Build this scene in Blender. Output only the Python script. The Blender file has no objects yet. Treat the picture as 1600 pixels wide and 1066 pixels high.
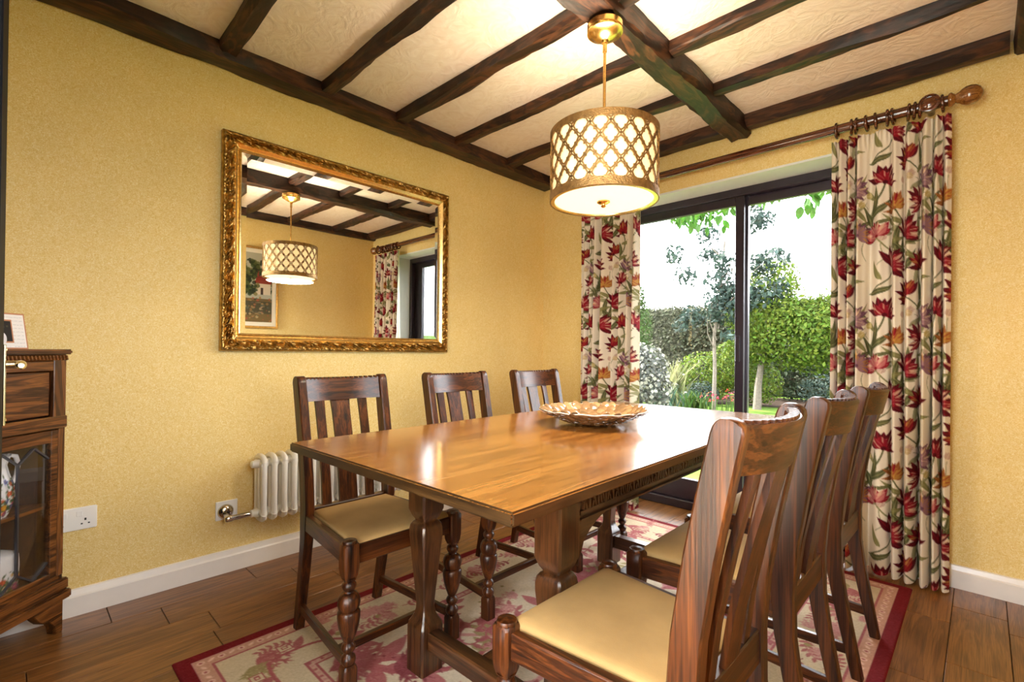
import bpy, bmesh, math, random
import numpy as np
from mathutils import Vector, Matrix
random.seed(7); rng = np.random.default_rng(11)
S = bpy.context.scene
COL = S.collection
PI = math.pi

# ------------------------------------------------------------------ camera
cam_d = bpy.data.cameras.new('camera'); cam = bpy.data.objects.new('camera', cam_d); COL.objects.link(cam)
F = 758.79
cam_d.sensor_fit = 'HORIZONTAL'; cam_d.sensor_width = 36.0; cam_d.lens = F/1600*36.0
cam_d.shift_y = 11.49/1600; cam_d.clip_start = 0.02; cam_d.clip_end = 200
def cam_axes(yaw, pitch, roll):
    y, p, r_ = math.radians(yaw), math.radians(pitch), math.radians(roll)
    fw = Vector((-math.sin(y)*math.cos(p), math.cos(y)*math.cos(p), math.sin(p)))
    rt = Vector((math.cos(y), math.sin(y), 0)); up = rt.cross(fw)
    return math.cos(r_)*rt+math.sin(r_)*up, -math.sin(r_)*rt+math.cos(r_)*up, fw
r_, u_, f_ = cam_axes(44.095, 0.3453, 0.5619)
mw = Matrix((( r_.x, u_.x, -f_.x, 2.5069), (r_.y, u_.y, -f_.y, -2.9400), (r_.z, u_.z, -f_.z, 1.03), (0, 0, 0, 1)))
cam.matrix_world = mw
S.camera = cam

# ------------------------------------------------------------------ world, sun, exposure
W = bpy.data.worlds.new('world'); S.world = W; W.use_nodes = True
bg = W.node_tree.nodes['Background']; bg.inputs[0].default_value = (0.92, 0.96, 1.0, 1); bg.inputs[1].default_value = 9.0
sun_d = bpy.data.lights.new('sun', 'SUN'); sun_d.energy = 20.0; sun_d.angle = 0.02; sun_d.color = (1, .93, .80)
sun = bpy.data.objects.new('sun', sun_d); COL.objects.link(sun)
sun.rotation_euler = Vector((0.66, 0.10, -0.74)).to_track_quat('-Z', 'Y').to_euler(); sun.location = (-8, 0, 12)
def portal(name, loc, rot, sx, sy):
    d = bpy.data.lights.new(name, 'AREA'); d.shape = 'RECTANGLE'; d.size = sx; d.size_y = sy
    o = bpy.data.objects.new(name, d); COL.objects.link(o); o.location = loc; o.rotation_euler = rot
    d.cycles.is_portal = True
XR_ = 2.66
portal('daylight_portal_garden', (1.35, 0.30, 1.03), (-PI/2, 0, 0), 1.70, 2.07)
portal('daylight_portal_near', (2.08, -3.30, 1.05), (PI/2, 0, 0), 1.0, 2.1)
portal('daylight_portal_side', (XR_+.28, -2.48, 1.485), (0, PI/2, 0), 1.27, .76)
S.view_settings.view_transform = 'Standard'; S.view_settings.look = 'None'
S.view_settings.gamma = 1.0; S.view_settings.use_curve_mapping = False
S.view_settings.exposure = 1.1
S.cycles.max_bounces = 10; S.cycles.diffuse_bounces = 6; S.cycles.glossy_bounces = 5; S.cycles.transparent_max_bounces = 12
S.cycles.sample_clamp_indirect = 6.0; S.cycles.caustics_reflective = False; S.cycles.caustics_refractive = False

# ------------------------------------------------------------------ helpers
def lin(c):
    c = np.asarray(c, float)/255.0
    return np.where(c <= 0.04045, c/12.92, ((c+0.055)/1.055)**2.4)
def L3(r, g, b):
    v = lin((r, g, b)); return (float(v[0]), float(v[1]), float(v[2]), 1.0)

class MB:
    def __init__(s): s.v = []; s.f = []
    def add(s, vs, fs):
        n = len(s.v); s.v.extend([tuple(map(float, v)) for v in vs]); s.f.extend([tuple(i+n for i in f) for f in fs]); return s
    def box(s, a, b):
        x0, y0, z0 = a; x1, y1, z1 = b
        x0, x1 = min(x0, x1), max(x0, x1); y0, y1 = min(y0, y1), max(y0, y1); z0, z1 = min(z0, z1), max(z0, z1)
        return s.add([(x0,y0,z0),(x1,y0,z0),(x1,y1,z0),(x0,y1,z0),(x0,y0,z1),(x1,y0,z1),(x1,y1,z1),(x0,y1,z1)],
                     [(0,3,2,1),(4,5,6,7),(0,1,5,4),(1,2,6,5),(2,3,7,6),(3,0,4,7)])
    def prism(s, poly, lo, hi, axis='z'):
        n = len(poly)
        def P(a, b, t):
            return {'z': (a, b, t), 'y': (a, t, b), 'x': (t, a, b)}[axis]
        vs = [P(a, b, lo) for a, b in poly]+[P(a, b, hi) for a, b in poly]
        fs = [tuple(range(n))[::-1], tuple(range(n, 2*n))]+[(i, (i+1) % n, n+(i+1) % n, n+i) for i in range(n)]
        return s.add(vs, fs)
    def loft(s, rings, cap=True, closed=True):
        n = len(rings[0]); base = len(s.v)
        vs = [p for r in rings for p in r]; fs = []
        for k in range(len(rings)-1):
            for i in range(n if closed else n-1):
                j = (i+1) % n; fs.append((k*n+i, k*n+j, (k+1)*n+j, (k+1)*n+i))
        if cap and closed:
            fs.append(tuple(range(n))[::-1]); m = (len(rings)-1)*n; fs.append(tuple(range(m, m+n)))
        return s.add(vs, fs)
    def lathe(s, prof, seg=20, c=(0,0,0), axis='z', mod=None, cap=True):
        rings = []
        for k, (r, h) in enumerate(prof):
            ring = []
            for i in range(seg):
                t = 2*PI*i/seg; rr = max(r, 1e-4)*(mod(t, h) if mod else 1)
                a, b = rr*math.cos(t), rr*math.sin(t)
                q = {'z': (a, b, h), 'x': (h, a, b), 'y': (b, h, a)}[axis]
                ring.append((q[0]+c[0], q[1]+c[1], q[2]+c[2]))
            rings.append(ring)
        return s.loft(rings, cap)
    def sqlathe(s, prof, c=(0,0,0), ch=0.18):
        rings = []
        for h_, z in prof:
            k = h_*ch; a = h_-k
            rings.append([(c[0]+x, c[1]+y, c[2]+z) for x, y in ((h_,-a),(h_,a),(a,h_),(-a,h_),(-h_,a),(-h_,-a),(-a,-h_),(a,-h_))])
        return s.loft(rings)
    def tube(s, pts, r, seg=8, cap=True):
        pts = [Vector(p) for p in pts]; rings = []; prev = None
        for i, p in enumerate(pts):
            d = (pts[min(i+1, len(pts)-1)]-pts[max(i-1, 0)]).normalized()
            if prev is None:
                a = d.orthogonal().normalized()
            else:
                a = (prev-d*prev.dot(d)).normalized()
            prev = a; b = d.cross(a); rr = r[i] if isinstance(r, (list, tuple)) else r
            rings.append([tuple(p+a*rr*math.cos(2*PI*k/seg)+b*rr*math.sin(2*PI*k/seg)) for k in range(seg)])
        return s.loft(rings, cap)
    def torus(s, c, R, r, axis='x', seg=20, sub=8):
        rings = []
        for i in range(seg):
            t = 2*PI*i/seg; ring = []
            for k in range(sub):
                q = 2*PI*k/sub; rr = R+r*math.cos(q); h = r*math.sin(q); a, b = rr*math.cos(t), rr*math.sin(t)
                p = {'x': (h, a, b), 'y': (a, h, b), 'z': (a, b, h)}[axis]
                ring.append((p[0]+c[0], p[1]+c[1], p[2]+c[2]))
            rings.append(ring)
        rings.append(rings[0]); return s.loft(rings, cap=False)
    def xform(s, m):
        s.v = [tuple(m @ Vector(v)) for v in s.v]; return s
    def build(s, name, mat, parent=None, bevel=0, seg=1, smooth=False, angle=35, loc=None, rot=None):
        me = bpy.data.meshes.new(name); me.from_pydata(s.v, [], s.f)
        bm = bmesh.new(); bm.from_mesh(me)
        bmesh.ops.recalc_face_normals(bm, faces=bm.faces)
        if bevel:
            es = [e for e in bm.edges if len(e.link_faces) == 2 and e.calc_face_angle(0) > math.radians(30)]
            bmesh.ops.bevel(bm, geom=es, offset=bevel, segments=seg, affect='EDGES', clamp_overlap=True)
        bm.to_mesh(me); bm.free()
        if smooth or bevel:
            me.shade_smooth(); me.set_sharp_from_angle(angle=math.radians(angle))
        if mat: me.materials.append(mat)
        return link(name, me, parent, loc, rot)
def link(name, me, parent=None, loc=None, rot=None):
    o = bpy.data.objects.new(name, me); COL.objects.link(o)
    if parent is not None: o.parent = parent
    if loc is not None: o.location = loc
    if rot is not None: o.rotation_euler = rot
    return o
def thing(name, label, cat, loc=(0,0,0), rz=0, group=None):
    o = link(name, None, None, loc, (0, 0, rz)); o.empty_display_size = .1
    tag(o, label, cat, group); return o
def tag(o, label, cat, group=None, kind=None):
    o['label'] = label; o['category'] = cat
    if group: o['group'] = group
    if kind: o['kind'] = kind
    return o
def struct(o, label=None, cat=None):
    o['kind'] = 'structure'
    if label: o['label'] = label
    if cat: o['category'] = cat
    return o
def copy_tree(o, parent=None):
    c = o.copy(); COL.objects.link(c)
    if parent is not None: c.parent = parent
    for ch in list(o.children): copy_tree(ch, c)
    return c
def grid_obj(name, P, C, mat, parent=None, smooth=True, loc=None, rot=None):
    nu, nv = P.shape[:2]
    me = bpy.data.meshes.new(name)
    idx = np.arange(nu*nv).reshape(nu, nv)
    q = np.stack([idx[:-1, :-1], idx[1:, :-1], idx[1:, 1:], idx[:-1, 1:]], -1).reshape(-1, 4)
    me.vertices.add(nu*nv); me.vertices.foreach_set('co', P.reshape(-1).astype(np.float32))
    me.loops.add(q.size); me.loops.foreach_set('vertex_index', q.reshape(-1).astype(np.int32))
    me.polygons.add(len(q)); me.polygons.foreach_set('loop_start', (np.arange(len(q))*4).astype(np.int32))
    me.update(calc_edges=True); me.validate()
    if C is not None:
        ca = me.color_attributes.new('Col', 'FLOAT_COLOR', 'POINT')
        rgba = np.ones((nu*nv, 4), np.float32); rgba[:, :3] = C.reshape(-1, 3); ca.data.foreach_set('color', rgba.reshape(-1))
    if smooth: me.shade_smooth()
    me.materials.append(mat)
    return link(name, me, parent, loc, rot)

# ------------------------------------------------------------------ materials
MATS = {}
def newmat(name):
    m = bpy.data.materials.new(name); m.use_nodes = True; nt = m.node_tree
    b = nt.nodes['Principled BSDF']; return m, nt, b
def N(nt, t, **kw):
    n = nt.nodes.new(t)
    for k, v in kw.items(): setattr(n, k, v)
    return n
def plain(name, col, rough=.5, metal=0, spec=.5, coat=0, bump=0, bscale=200, emit=None, es=0, var=0, vscale=20, orand=0):
    m, nt, b = newmat(name)
    b.inputs['Base Color'].default_value = col; b.inputs['Roughness'].default_value = rough
    b.inputs['Metallic'].default_value = metal; b.inputs['Specular IOR Level'].default_value = spec
    b.inputs['Coat Weight'].default_value = coat; b.inputs['Coat Roughness'].default_value = .1
    tc = N(nt, 'ShaderNodeTexCoord')
    nz = N(nt, 'ShaderNodeTexNoise'); nz.inputs['Scale'].default_value = vscale; nz.inputs['Detail'].default_value = 4
    nt.links.new(tc.outputs['Object'], nz.inputs['Vector'])
    hs = N(nt, 'ShaderNodeHueSaturation'); hs.inputs['Color'].default_value = col
    mr = N(nt, 'ShaderNodeMapRange'); mr.inputs['From Min'].default_value = .3; mr.inputs['From Max'].default_value = .7
    mr.inputs['To Min'].default_value = 1-var-.02; mr.inputs['To Max'].default_value = 1+var+.02
    nt.links.new(nz.outputs['Fac'], mr.inputs['Value']); 
    if orand:
        oi = N(nt, 'ShaderNodeObjectInfo'); m3 = N(nt, 'ShaderNodeMapRange'); m3.inputs['To Min'].default_value = 1-orand; m3.inputs['To Max'].default_value = 1+orand
        ml = N(nt, 'ShaderNodeMath', operation='MULTIPLY'); nt.links.new(oi.outputs['Random'], m3.inputs['Value']); nt.links.new(m3.outputs[0], ml.inputs[0]); nt.links.new(mr.outputs[0], ml.inputs[1]); nt.links.new(ml.outputs[0], hs.inputs['Value'])
    else: nt.links.new(mr.outputs[0], hs.inputs['Value'])
    nt.links.new(hs.outputs[0], b.inputs['Base Color'])
    if bump:
        n2 = N(nt, 'ShaderNodeTexNoise'); n2.inputs['Scale'].default_value = bscale; n2.inputs['Detail'].default_value = 3
        nt.links.new(tc.outputs['Object'], n2.inputs['Vector'])
        bp = N(nt, 'ShaderNodeBump'); bp.inputs['Strength'].default_value = bump; bp.inputs['Distance'].default_value = .01
        nt.links.new(n2.outputs['Fac'], bp.inputs['Height']); nt.links.new(bp.outputs[0], b.inputs['Normal'])
    if emit:
        b.inputs['Emission Color'].default_value = emit; b.inputs['Emission Strength'].default_value = es
    MATS[name] = m; return m
def ramp(nt, stops):
    r = N(nt, 'ShaderNodeValToRGB'); el = r.color_ramp.elements
    el[0].position, el[0].color = stops[0]; el[1].position, el[1].color = stops[-1]
    for p, c in stops[1:-1]:
        e = el.new(p); e.color = c
    return r
def wood(name, cols, axis='x', perp=18, along=1.6, rough=.3, coat=.4, bump=.15, pore=.5, spec=.5, band=.13, porek=22, poreal=5, plo=.36, phi=.52, dist=1.6):
    m, nt, b = newmat(name)
    tc = N(nt, 'ShaderNodeTexCoord'); oi = N(nt, 'ShaderNodeObjectInfo')
    mu = N(nt, 'ShaderNodeVectorMath', operation='SCALE'); mu.inputs['Scale'].default_value = 7.3
    cx = N(nt, 'ShaderNodeCombineXYZ')
    for i in range(3): nt.links.new(oi.outputs['Random'], cx.inputs[i])
    nt.links.new(cx.outputs[0], mu.inputs[0])
    ad = N(nt, 'ShaderNodeVectorMath', operation='ADD'); nt.links.new(tc.outputs['Object'], ad.inputs[0]); nt.links.new(mu.outputs[0], ad.inputs[1])
    def mapped(p, a):
        mp = N(nt, 'ShaderNodeMapping'); mp.inputs['Scale'].default_value = tuple(a if ax == axis else p for ax in 'xyz')
        nt.links.new(ad.outputs[0], mp.inputs['Vector']); return mp
    m1 = mapped(perp, along); n1 = N(nt, 'ShaderNodeTexNoise'); n1.inputs['Scale'].default_value = 1; n1.inputs['Detail'].default_value = 5; n1.inputs['Distortion'].default_value = dist
    nt.links.new(m1.outputs[0], n1.inputs['Vector'])
    wv = N(nt, 'ShaderNodeMath', operation='SINE'); ml = N(nt, 'ShaderNodeMath', operation='MULTIPLY'); ml.inputs[1].default_value = 38
    nt.links.new(n1.outputs['Fac'], ml.inputs[0]); nt.links.new(ml.outputs[0], wv.inputs[0])
    mr = N(nt, 'ShaderNodeMapRange'); mr.inputs['From Min'].default_value = -1; mr.inputs['To Min'].default_value = -band; mr.inputs['To Max'].default_value = band
    nt.links.new(wv.outputs[0], mr.inputs['Value'])
    sm = N(nt, 'ShaderNodeMath', operation='ADD'); nt.links.new(n1.outputs['Fac'], sm.inputs[0]); nt.links.new(mr.outputs[0], sm.inputs[1])
    rp = ramp(nt, [(.28, cols[0]), (.5, cols[1]), (.74, cols[2])]); nt.links.new(sm.outputs[0], rp.inputs['Fac'])
    m2 = mapped(perp*porek, along*poreal); n2 = N(nt, 'ShaderNodeTexNoise'); n2.inputs['Scale'].default_value = 1; n2.inputs['Detail'].default_value = 3
    nt.links.new(m2.outputs[0], n2.inputs['Vector'])
    r2 = ramp(nt, [(plo, (1-pore, 1-pore, 1-pore, 1)), (phi, (1, 1, 1, 1))]); nt.links.new(n2.outputs['Fac'], r2.inputs['Fac'])
    mx = N(nt, 'ShaderNodeMix', data_type='RGBA', blend_type='MULTIPLY'); mx.inputs['Factor'].default_value = 1
    nt.links.new(rp.outputs[0], mx.inputs['A']); nt.links.new(r2.outputs[0], mx.inputs['B'])
    nt.links.new(mx.outputs['Result'], b.inputs['Base Color'])
    b.inputs['Roughness'].default_value = rough; b.inputs['Coat Weight'].default_value = coat; b.inputs['Coat Roughness'].default_value = rough*.55
    b.inputs['Specular IOR Level'].default_value = spec
    if bump:
        bp = N(nt, 'ShaderNodeBump'); bp.inputs['Strength'].default_value = bump; bp.inputs['Distance'].default_value = .002
        nt.links.new(n2.outputs['Fac'], bp.inputs['Height']); nt.links.new(bp.outputs[0], b.inputs['Normal']); nt.links.new(bp.outputs[0], b.inputs['Coat Normal'])
    MATS[name] = m; return m
OAKD = [(.012, .0028, .0007, 1), (.058, .0145, .0029, 1), (.135, .038, .0070, 1)]
oak = {a: wood('dark_oak_'+a, OAKD, a, perp=58, along=1.5, rough=.36, coat=.12, band=.07, porek=4, poreal=4, spec=.32, dist=.5) for a in 'xyz'}
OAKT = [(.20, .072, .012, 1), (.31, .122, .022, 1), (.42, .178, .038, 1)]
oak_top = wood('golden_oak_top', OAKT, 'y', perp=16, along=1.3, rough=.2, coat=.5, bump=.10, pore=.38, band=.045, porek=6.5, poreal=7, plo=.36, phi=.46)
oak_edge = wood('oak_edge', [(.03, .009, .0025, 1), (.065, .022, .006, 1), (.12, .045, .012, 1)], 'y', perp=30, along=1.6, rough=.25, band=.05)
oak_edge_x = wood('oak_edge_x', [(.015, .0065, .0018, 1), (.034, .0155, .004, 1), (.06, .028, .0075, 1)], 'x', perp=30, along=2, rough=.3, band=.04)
OAKL = [(.012, .0042, .0014, 1), (.046, .0155, .0045, 1), (.098, .036, .010, 1)]
oak_leg = wood('aged_oak_leg', OAKL, 'z', perp=20, along=1.4, rough=.28, coat=.3, band=.05, porek=8)
oak_rail_x = wood('aged_oak_rail_x', OAKL, 'x', perp=20, along=1.4, rough=.28, coat=.3, band=.05, porek=8)
oak_rail_y = wood('aged_oak_rail_y', OAKL, 'y', perp=20, along=1.4, rough=.28, coat=.3, band=.05, porek=8)
CABC = [(.03, .009, .002, 1), (.125, .040, .009, 1), (.27, .098, .022, 1)]
cab_x = wood('cabinet_oak_x', CABC, 'x', perp=22, along=2, rough=.3)
cab_z = wood('cabinet_oak_z', CABC, 'z', perp=22, along=2, rough=.3)
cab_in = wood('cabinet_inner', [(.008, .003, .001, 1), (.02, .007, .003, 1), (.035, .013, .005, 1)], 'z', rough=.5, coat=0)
BEAM = [(.007, .003, .002, 1), (.030, .011, .0055, 1), (.095, .033, .013, 1)]
beam_x = wood('beam_x', BEAM, 'x', perp=9, along=2.2, rough=.5, coat=.06, bump=.9, pore=.55, porek=6, spec=.35)
beam_y = wood('beam_y', BEAM, 'y', perp=9, along=2.2, rough=.5, coat=.06, bump=.9, pore=.55, porek=6, spec=.35)
POLE = [(.045, .012, .005, 1), (.11, .028, .010, 1), (.19, .055, .018, 1)]
pole_m = wood('pole_mahogany', POLE, 'x', perp=30, along=2, rough=.18, coat=.7, bump=0)
fin_m = wood('finial_wood', [(.12, .04, .01, 1), (.25, .09, .02, 1), (.36, .15, .035, 1)], 'x', perp=30, along=4, rough=.15, coat=.8, bump=0)
tile_m = wood('floor_plank', [(.15, .055, .012, 1), (.225, .088, .020, 1), (.30, .125, .032, 1)], 'y', perp=14, along=1.4, rough=.33, coat=.15, bump=.2, pore=.35)
grout = plain('grout', (.05, .03, .018, 1), .8)
def wallpaper():
    m, nt, b = newmat('wallpaper_gold')
    tc = N(nt, 'ShaderNodeTexCoord')
    n1 = N(nt, 'ShaderNodeTexNoise'); n1.inputs['Scale'].default_value = 130; n1.inputs['Detail'].default_value = 2; n1.inputs['Distortion'].default_value = 2.2
    nt.links.new(tc.outputs['Object'], n1.inputs['Vector'])
    rp = ramp(nt, [(.34, L3(223, 188, 108)), (.5, L3(234, 205, 132)), (.66, L3(243, 223, 168))])
    nt.links.new(n1.outputs['Fac'], rp.inputs['Fac'])
    n2 = N(nt, 'ShaderNodeTexNoise'); n2.inputs['Scale'].default_value = 5; n2.inputs['Detail'].default_value = 3
    nt.links.new(tc.outputs['Object'], n2.inputs['Vector'])
    r2 = ramp(nt, [(.3, (.95, .95, .95, 1)), (.7, (1, 1, 1, 1))]); nt.links.new(n2.outputs['Fac'], r2.inputs['Fac'])
    mx = N(nt, 'ShaderNodeMix', data_type='RGBA', blend_type='MULTIPLY'); mx.inputs['Factor'].default_value = 1
    nt.links.new(rp.outputs[0], mx.inputs['A']); nt.links.new(r2.outputs[0], mx.inputs['B']); nt.links.new(mx.outputs['Result'], b.inputs['Base Color'])
    bp = N(nt, 'ShaderNodeBump'); bp.inputs['Strength'].default_value = .09; bp.inputs['Distance'].default_value = .002
    nt.links.new(n1.outputs['Fac'], bp.inputs['Height']); nt.links.new(bp.outputs[0], b.inputs['Normal'])
    b.inputs['Roughness'].default_value = .55; b.inputs['Specular IOR Level'].default_value = .25
    return m
paper = wallpaper()
def plaster():
    m, nt, b = newmat('ceiling_plaster')
    tc = N(nt, 'ShaderNodeTexCoord')
    n1 = N(nt, 'ShaderNodeTexNoise'); n1.inputs['Scale'].default_value = 9; n1.inputs['Detail'].default_value = 6; n1.inputs['Distortion'].default_value = 3.5
    nt.links.new(tc.outputs['Object'], n1.inputs['Vector'])
    bp = N(nt, 'ShaderNodeBump'); bp.inputs['Strength'].default_value = .55; bp.inputs['Distance'].default_value = .012
    nt.links.new(n1.outputs['Fac'], bp.inputs['Height']); nt.links.new(bp.outputs[0], b.inputs['Normal'])
    rp = ramp(nt, [(.3, L3(236, 220, 206)), (.7, L3(247, 236, 226))]); nt.links.new(n1.outputs['Fac'], rp.inputs['Fac'])
    nt.links.new(rp.outputs[0], b.inputs['Base Color']); b.inputs['Roughness'].default_value = .7; return m
plaster_m = plaster()
white_paint = plain('white_gloss_paint', L3(232, 226, 218), .3, coat=.2)
reveal_m = plain('reveal_white', L3(224, 226, 222), .6)
frame_dark = plain('window_frame_dark', (.020, .012, .022, 1), .3, coat=.3, var=.15)
rad_white = plain('radiator_white', L3(236, 233, 224), .28, coat=.4)
plastic_white = plain('socket_plastic', L3(238, 236, 230), .3)
black_m = plain('black_gap', (.01, .01, .01, 1), .6)
chrome = plain('chrome', (.62, .60, .58, 1), .12, metal=1)
brass = plain('brass', (.88, .76, .50, 1), .22, metal=1)
gold = plain('antique_gold', (.50, .31, .095, 1), .32, metal=1, var=.4, vscale=45, bump=.3, bscale=120)
gold_bright = plain('bright_gold', (.86, .58, .22, 1), .25, metal=1, var=.12, vscale=60)
bronze = plain('shade_bronze', (.34, .19, .065, 1), .42, metal=.85, var=.3, vscale=60, bump=.3, bscale=200)
lamp_gold = plain('lamp_gold', (.72, .43, .13, 1), .27, metal=1, var=.2, vscale=50)
velour = plain('seat_velour', L3(164, 132, 84), .85, spec=.15, bump=.08, bscale=500, var=.10, vscale=9)
door_dark = plain('door_dark', (.004, .005, .008, 1), .6, spec=.08)
china = plain('china_white', L3(236, 236, 238), .12, coat=.6)
lead = plain('lead_came', (.14, .14, .16, 1), .35, metal=.9)
cut_mount = plain('picture_mount', L3(236, 230, 214), .8)
def mirror_mat():
    m, nt, b = newmat('mirror_silver'); b.inputs['Metallic'].default_value = 1; b.inputs['Roughness'].default_value = .005
    b.inputs['Base Color'].default_value = (.93, .94, .92, 1); return m
mirror_m = mirror_mat()
def glass_mat(name, refl=1.0, tint=(1, 1, 1, 1)):
    m = bpy.data.materials.new(name); m.use_nodes = True; nt = m.node_tree; nt.nodes.clear()
    o = N(nt, 'ShaderNodeOutputMaterial'); mx = N(nt, 'ShaderNodeMixShader'); t = N(nt, 'ShaderNodeBsdfTransparent'); g = N(nt, 'ShaderNodeBsdfGlossy')
    t.inputs['Color'].default_value = tint; g.inputs['Roughness'].default_value = .01
    fr = N(nt, 'ShaderNodeFresnel'); fr.inputs['IOR'].default_value = 1.35
    ml = N(nt, 'ShaderNodeMath', operation='MULTIPLY'); ml.inputs[1].default_value = refl; nt.links.new(fr.outputs[0], ml.inputs[0])
    nt.links.new(ml.outputs[0], mx.inputs[0]); nt.links.new(t.outputs[0], mx.inputs[1]); nt.links.new(g.outputs[0], mx.inputs[2]); nt.links.new(mx.outputs[0], o.inputs[0])
    return m
glass = glass_mat('window_glass', .8)
def printed(name, rough=.8, trans=0, spec=.2, bump=0, bscale=600, sheen=0):
    m, nt, b = newmat(name); a = N(nt, 'ShaderNodeVertexColor'); a.layer_name = 'Col'
    nt.links.new(a.outputs['Color'], b.inputs['Base Color']); b.inputs['Roughness'].default_value = rough; b.inputs['Specular IOR Level'].default_value = spec
    b.inputs['Sheen Weight'].default_value = sheen
    if bump:
        tc = N(nt, 'ShaderNodeTexCoord'); n2 = N(nt, 'ShaderNodeTexNoise'); n2.inputs['Scale'].default_value = bscale
        nt.links.new(tc.outputs['Object'], n2.inputs['Vector']); bp = N(nt, 'ShaderNodeBump'); bp.inputs['Strength'].default_value = bump; bp.inputs['Distance'].default_value = .003
        nt.links.new(n2.outputs['Fac'], bp.inputs['Height']); nt.links.new(bp.outputs[0], b.inputs['Normal'])
    if trans:
        out = nt.nodes['Material Output']; tr = N(nt, 'ShaderNodeBsdfTranslucent'); mx = N(nt, 'ShaderNodeMixShader'); mx.inputs[0].default_value = trans
        nt.links.new(a.outputs['Color'], tr.inputs['Color']); nt.links.new(b.outputs[0], mx.inputs[1]); nt.links.new(tr.outputs[0], mx.inputs[2]); nt.links.new(mx.outputs[0], out.inputs['Surface'])
    return m
cloth_print = printed('curtain_print', .8, trans=.10, bump=.1)
rug_print = printed('rug_print', .95, bump=.5, bscale=900)
paper_print = printed('paper_print', .5, spec=.3)
china_print = printed('china_print', .12, spec=.5)
lining_m = plain('curtain_lining', L3(222, 212, 192), .9)
def leafmat(name, col, trans=.35, var=.35, rough=.4):
    m = bpy.data.materials.new(name); m.use_nodes = True; nt = m.node_tree; b = nt.nodes['Principled BSDF']; out = nt.nodes['Material Output']
    a = N(nt, 'ShaderNodeVertexColor'); a.layer_name = 'Col'
    hs = N(nt, 'ShaderNodeHueSaturation'); hs.inputs['Color'].default_value = col
    sp = N(nt, 'ShaderNodeSeparateColor'); nt.links.new(a.outputs['Color'], sp.inputs[0])
    m1 = N(nt, 'ShaderNodeMapRange'); m1.inputs['To Min'].default_value = 1-var; m1.inputs['To Max'].default_value = 1+var; nt.links.new(sp.outputs[0], m1.inputs['Value'])
    m2 = N(nt, 'ShaderNodeMapRange'); m2.inputs['To Min'].default_value = .47; m2.inputs['To Max'].default_value = .53; nt.links.new(sp.outputs[1], m2.inputs['Value'])
    nt.links.new(m1.outputs[0], hs.inputs['Value']); nt.links.new(m2.outputs[0], hs.inputs['Hue'])
    nt.links.new(hs.outputs[0], b.inputs['Base Color']); b.inputs['Roughness'].default_value = .65; b.inputs['Specular IOR Level'].default_value = .12
    tr = N(nt, 'ShaderNodeBsdfTranslucent'); nt.links.new(hs.outputs[0], tr.inputs['Color'])
    mx = N(nt, 'ShaderNodeMixShader'); mx.inputs[0].default_value = trans
    nt.links.new(b.outputs[0], mx.inputs[1]); nt.links.new(tr.outputs[0], mx.inputs[2]); nt.links.new(mx.outputs[0], out.inputs['Surface'])
    return m

# ------------------------------------------------------------------ room shell
XR = 2.66; YN = -3.02; YA = -3.48; XJ = 1.50; ZC = 2.365; ZB = 2.30
WX0, WX1, WZ = 0.50, 2.20, 2.068
floor = struct(MB().box((-.25, -3.75, -.10), (XR+.25, .27, -.008)).build('floor', grout), 'wood-look plank floor with dark joints between the planks', 'floor')
k = 0; tile_cache = {}
for row in range(18):
    x0 = max(.0, -.151+.1607*row); x1 = min(XR, .010+.1607*row)
    if x1-x0 < .02: continue
    y = {1: -2.16, 2: -2.01, 3: -2.39, 16: -.737}.get(row, -2.0+random.random()*.5)
    while y > -3.48: y -= .505
    while y < 0.25:
        y0, y1 = max(y, -3.48), min(y+.505, .25)
        if y1-y0 > .02 and not (x0 > XJ and y1 < YN-.25):
            key = (round(x1-x0, 4), round(y1-y0, 4))
            if key not in tile_cache:
                w, l = key
                o = MB().box((-w/2+.0012, -l/2+.0012, -.008), (w/2-.0012, l/2-.0012, 0)).build('plank', tile_m, floor, bevel=.0012)
                tile_cache[key] = o.data
            else:
                o = link('plank', tile_cache[key], floor)
            o.location = ((x0+x1)/2, (y0+y1)/2, random.uniform(-.0006, 0))
        y += .505
ceiling = struct(MB().box((-.25, -3.75, ZC), (XR+.25, .27, ZC+.2)).build('ceiling', plaster_m), 'textured cream plaster ceiling crossed by dark timber beams', 'ceiling')
wl = struct(MB().box((-.25, -3.75, -.1), (0, .27, ZC)).build('wall_left', paper), 'gold leaf-patterned wallpapered wall behind the mirror', 'wall')
m = MB().box((0, 0, -.1), (WX0, .27, ZC)); m.box((WX1, 0, -.1), (XR+.25, .27, ZC)); m.box((WX0, 0, WZ), (WX1, .27, ZC))
wb = struct(m.build('wall_back', paper), 'gold wallpapered wall around the garden window', 'wall')
m = MB().box((XR, -3.75, -.1), (XR+.25, -2.86, ZC)); m.box((XR, -2.10, -.1), (XR+.25, 0, ZC)); m.box((XR, -2.86, -.1), (XR+.25, -2.10, .85)); m.box((XR, -2.86, 2.12), (XR+.25, -2.10, ZC))
wr = struct(m.build('wall_right', paper), 'gold wallpapered wall seen in the mirror behind the pictures', 'wall')
m = MB().box((0, YA-.27, -.1), (XJ, YA, ZC)); m.box((XJ, YA-.27, -.1), (XJ+.06, YN, ZC)); m.box((2.58, YN-.25, -.1), (XR, YN, ZC)); m.box((XJ+.06, YN-.25, 2.1), (2.58, YN, ZC))
wn = struct(m.build('wall_near', paper), 'gold wallpapered wall behind the camera', 'wall')
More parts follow.
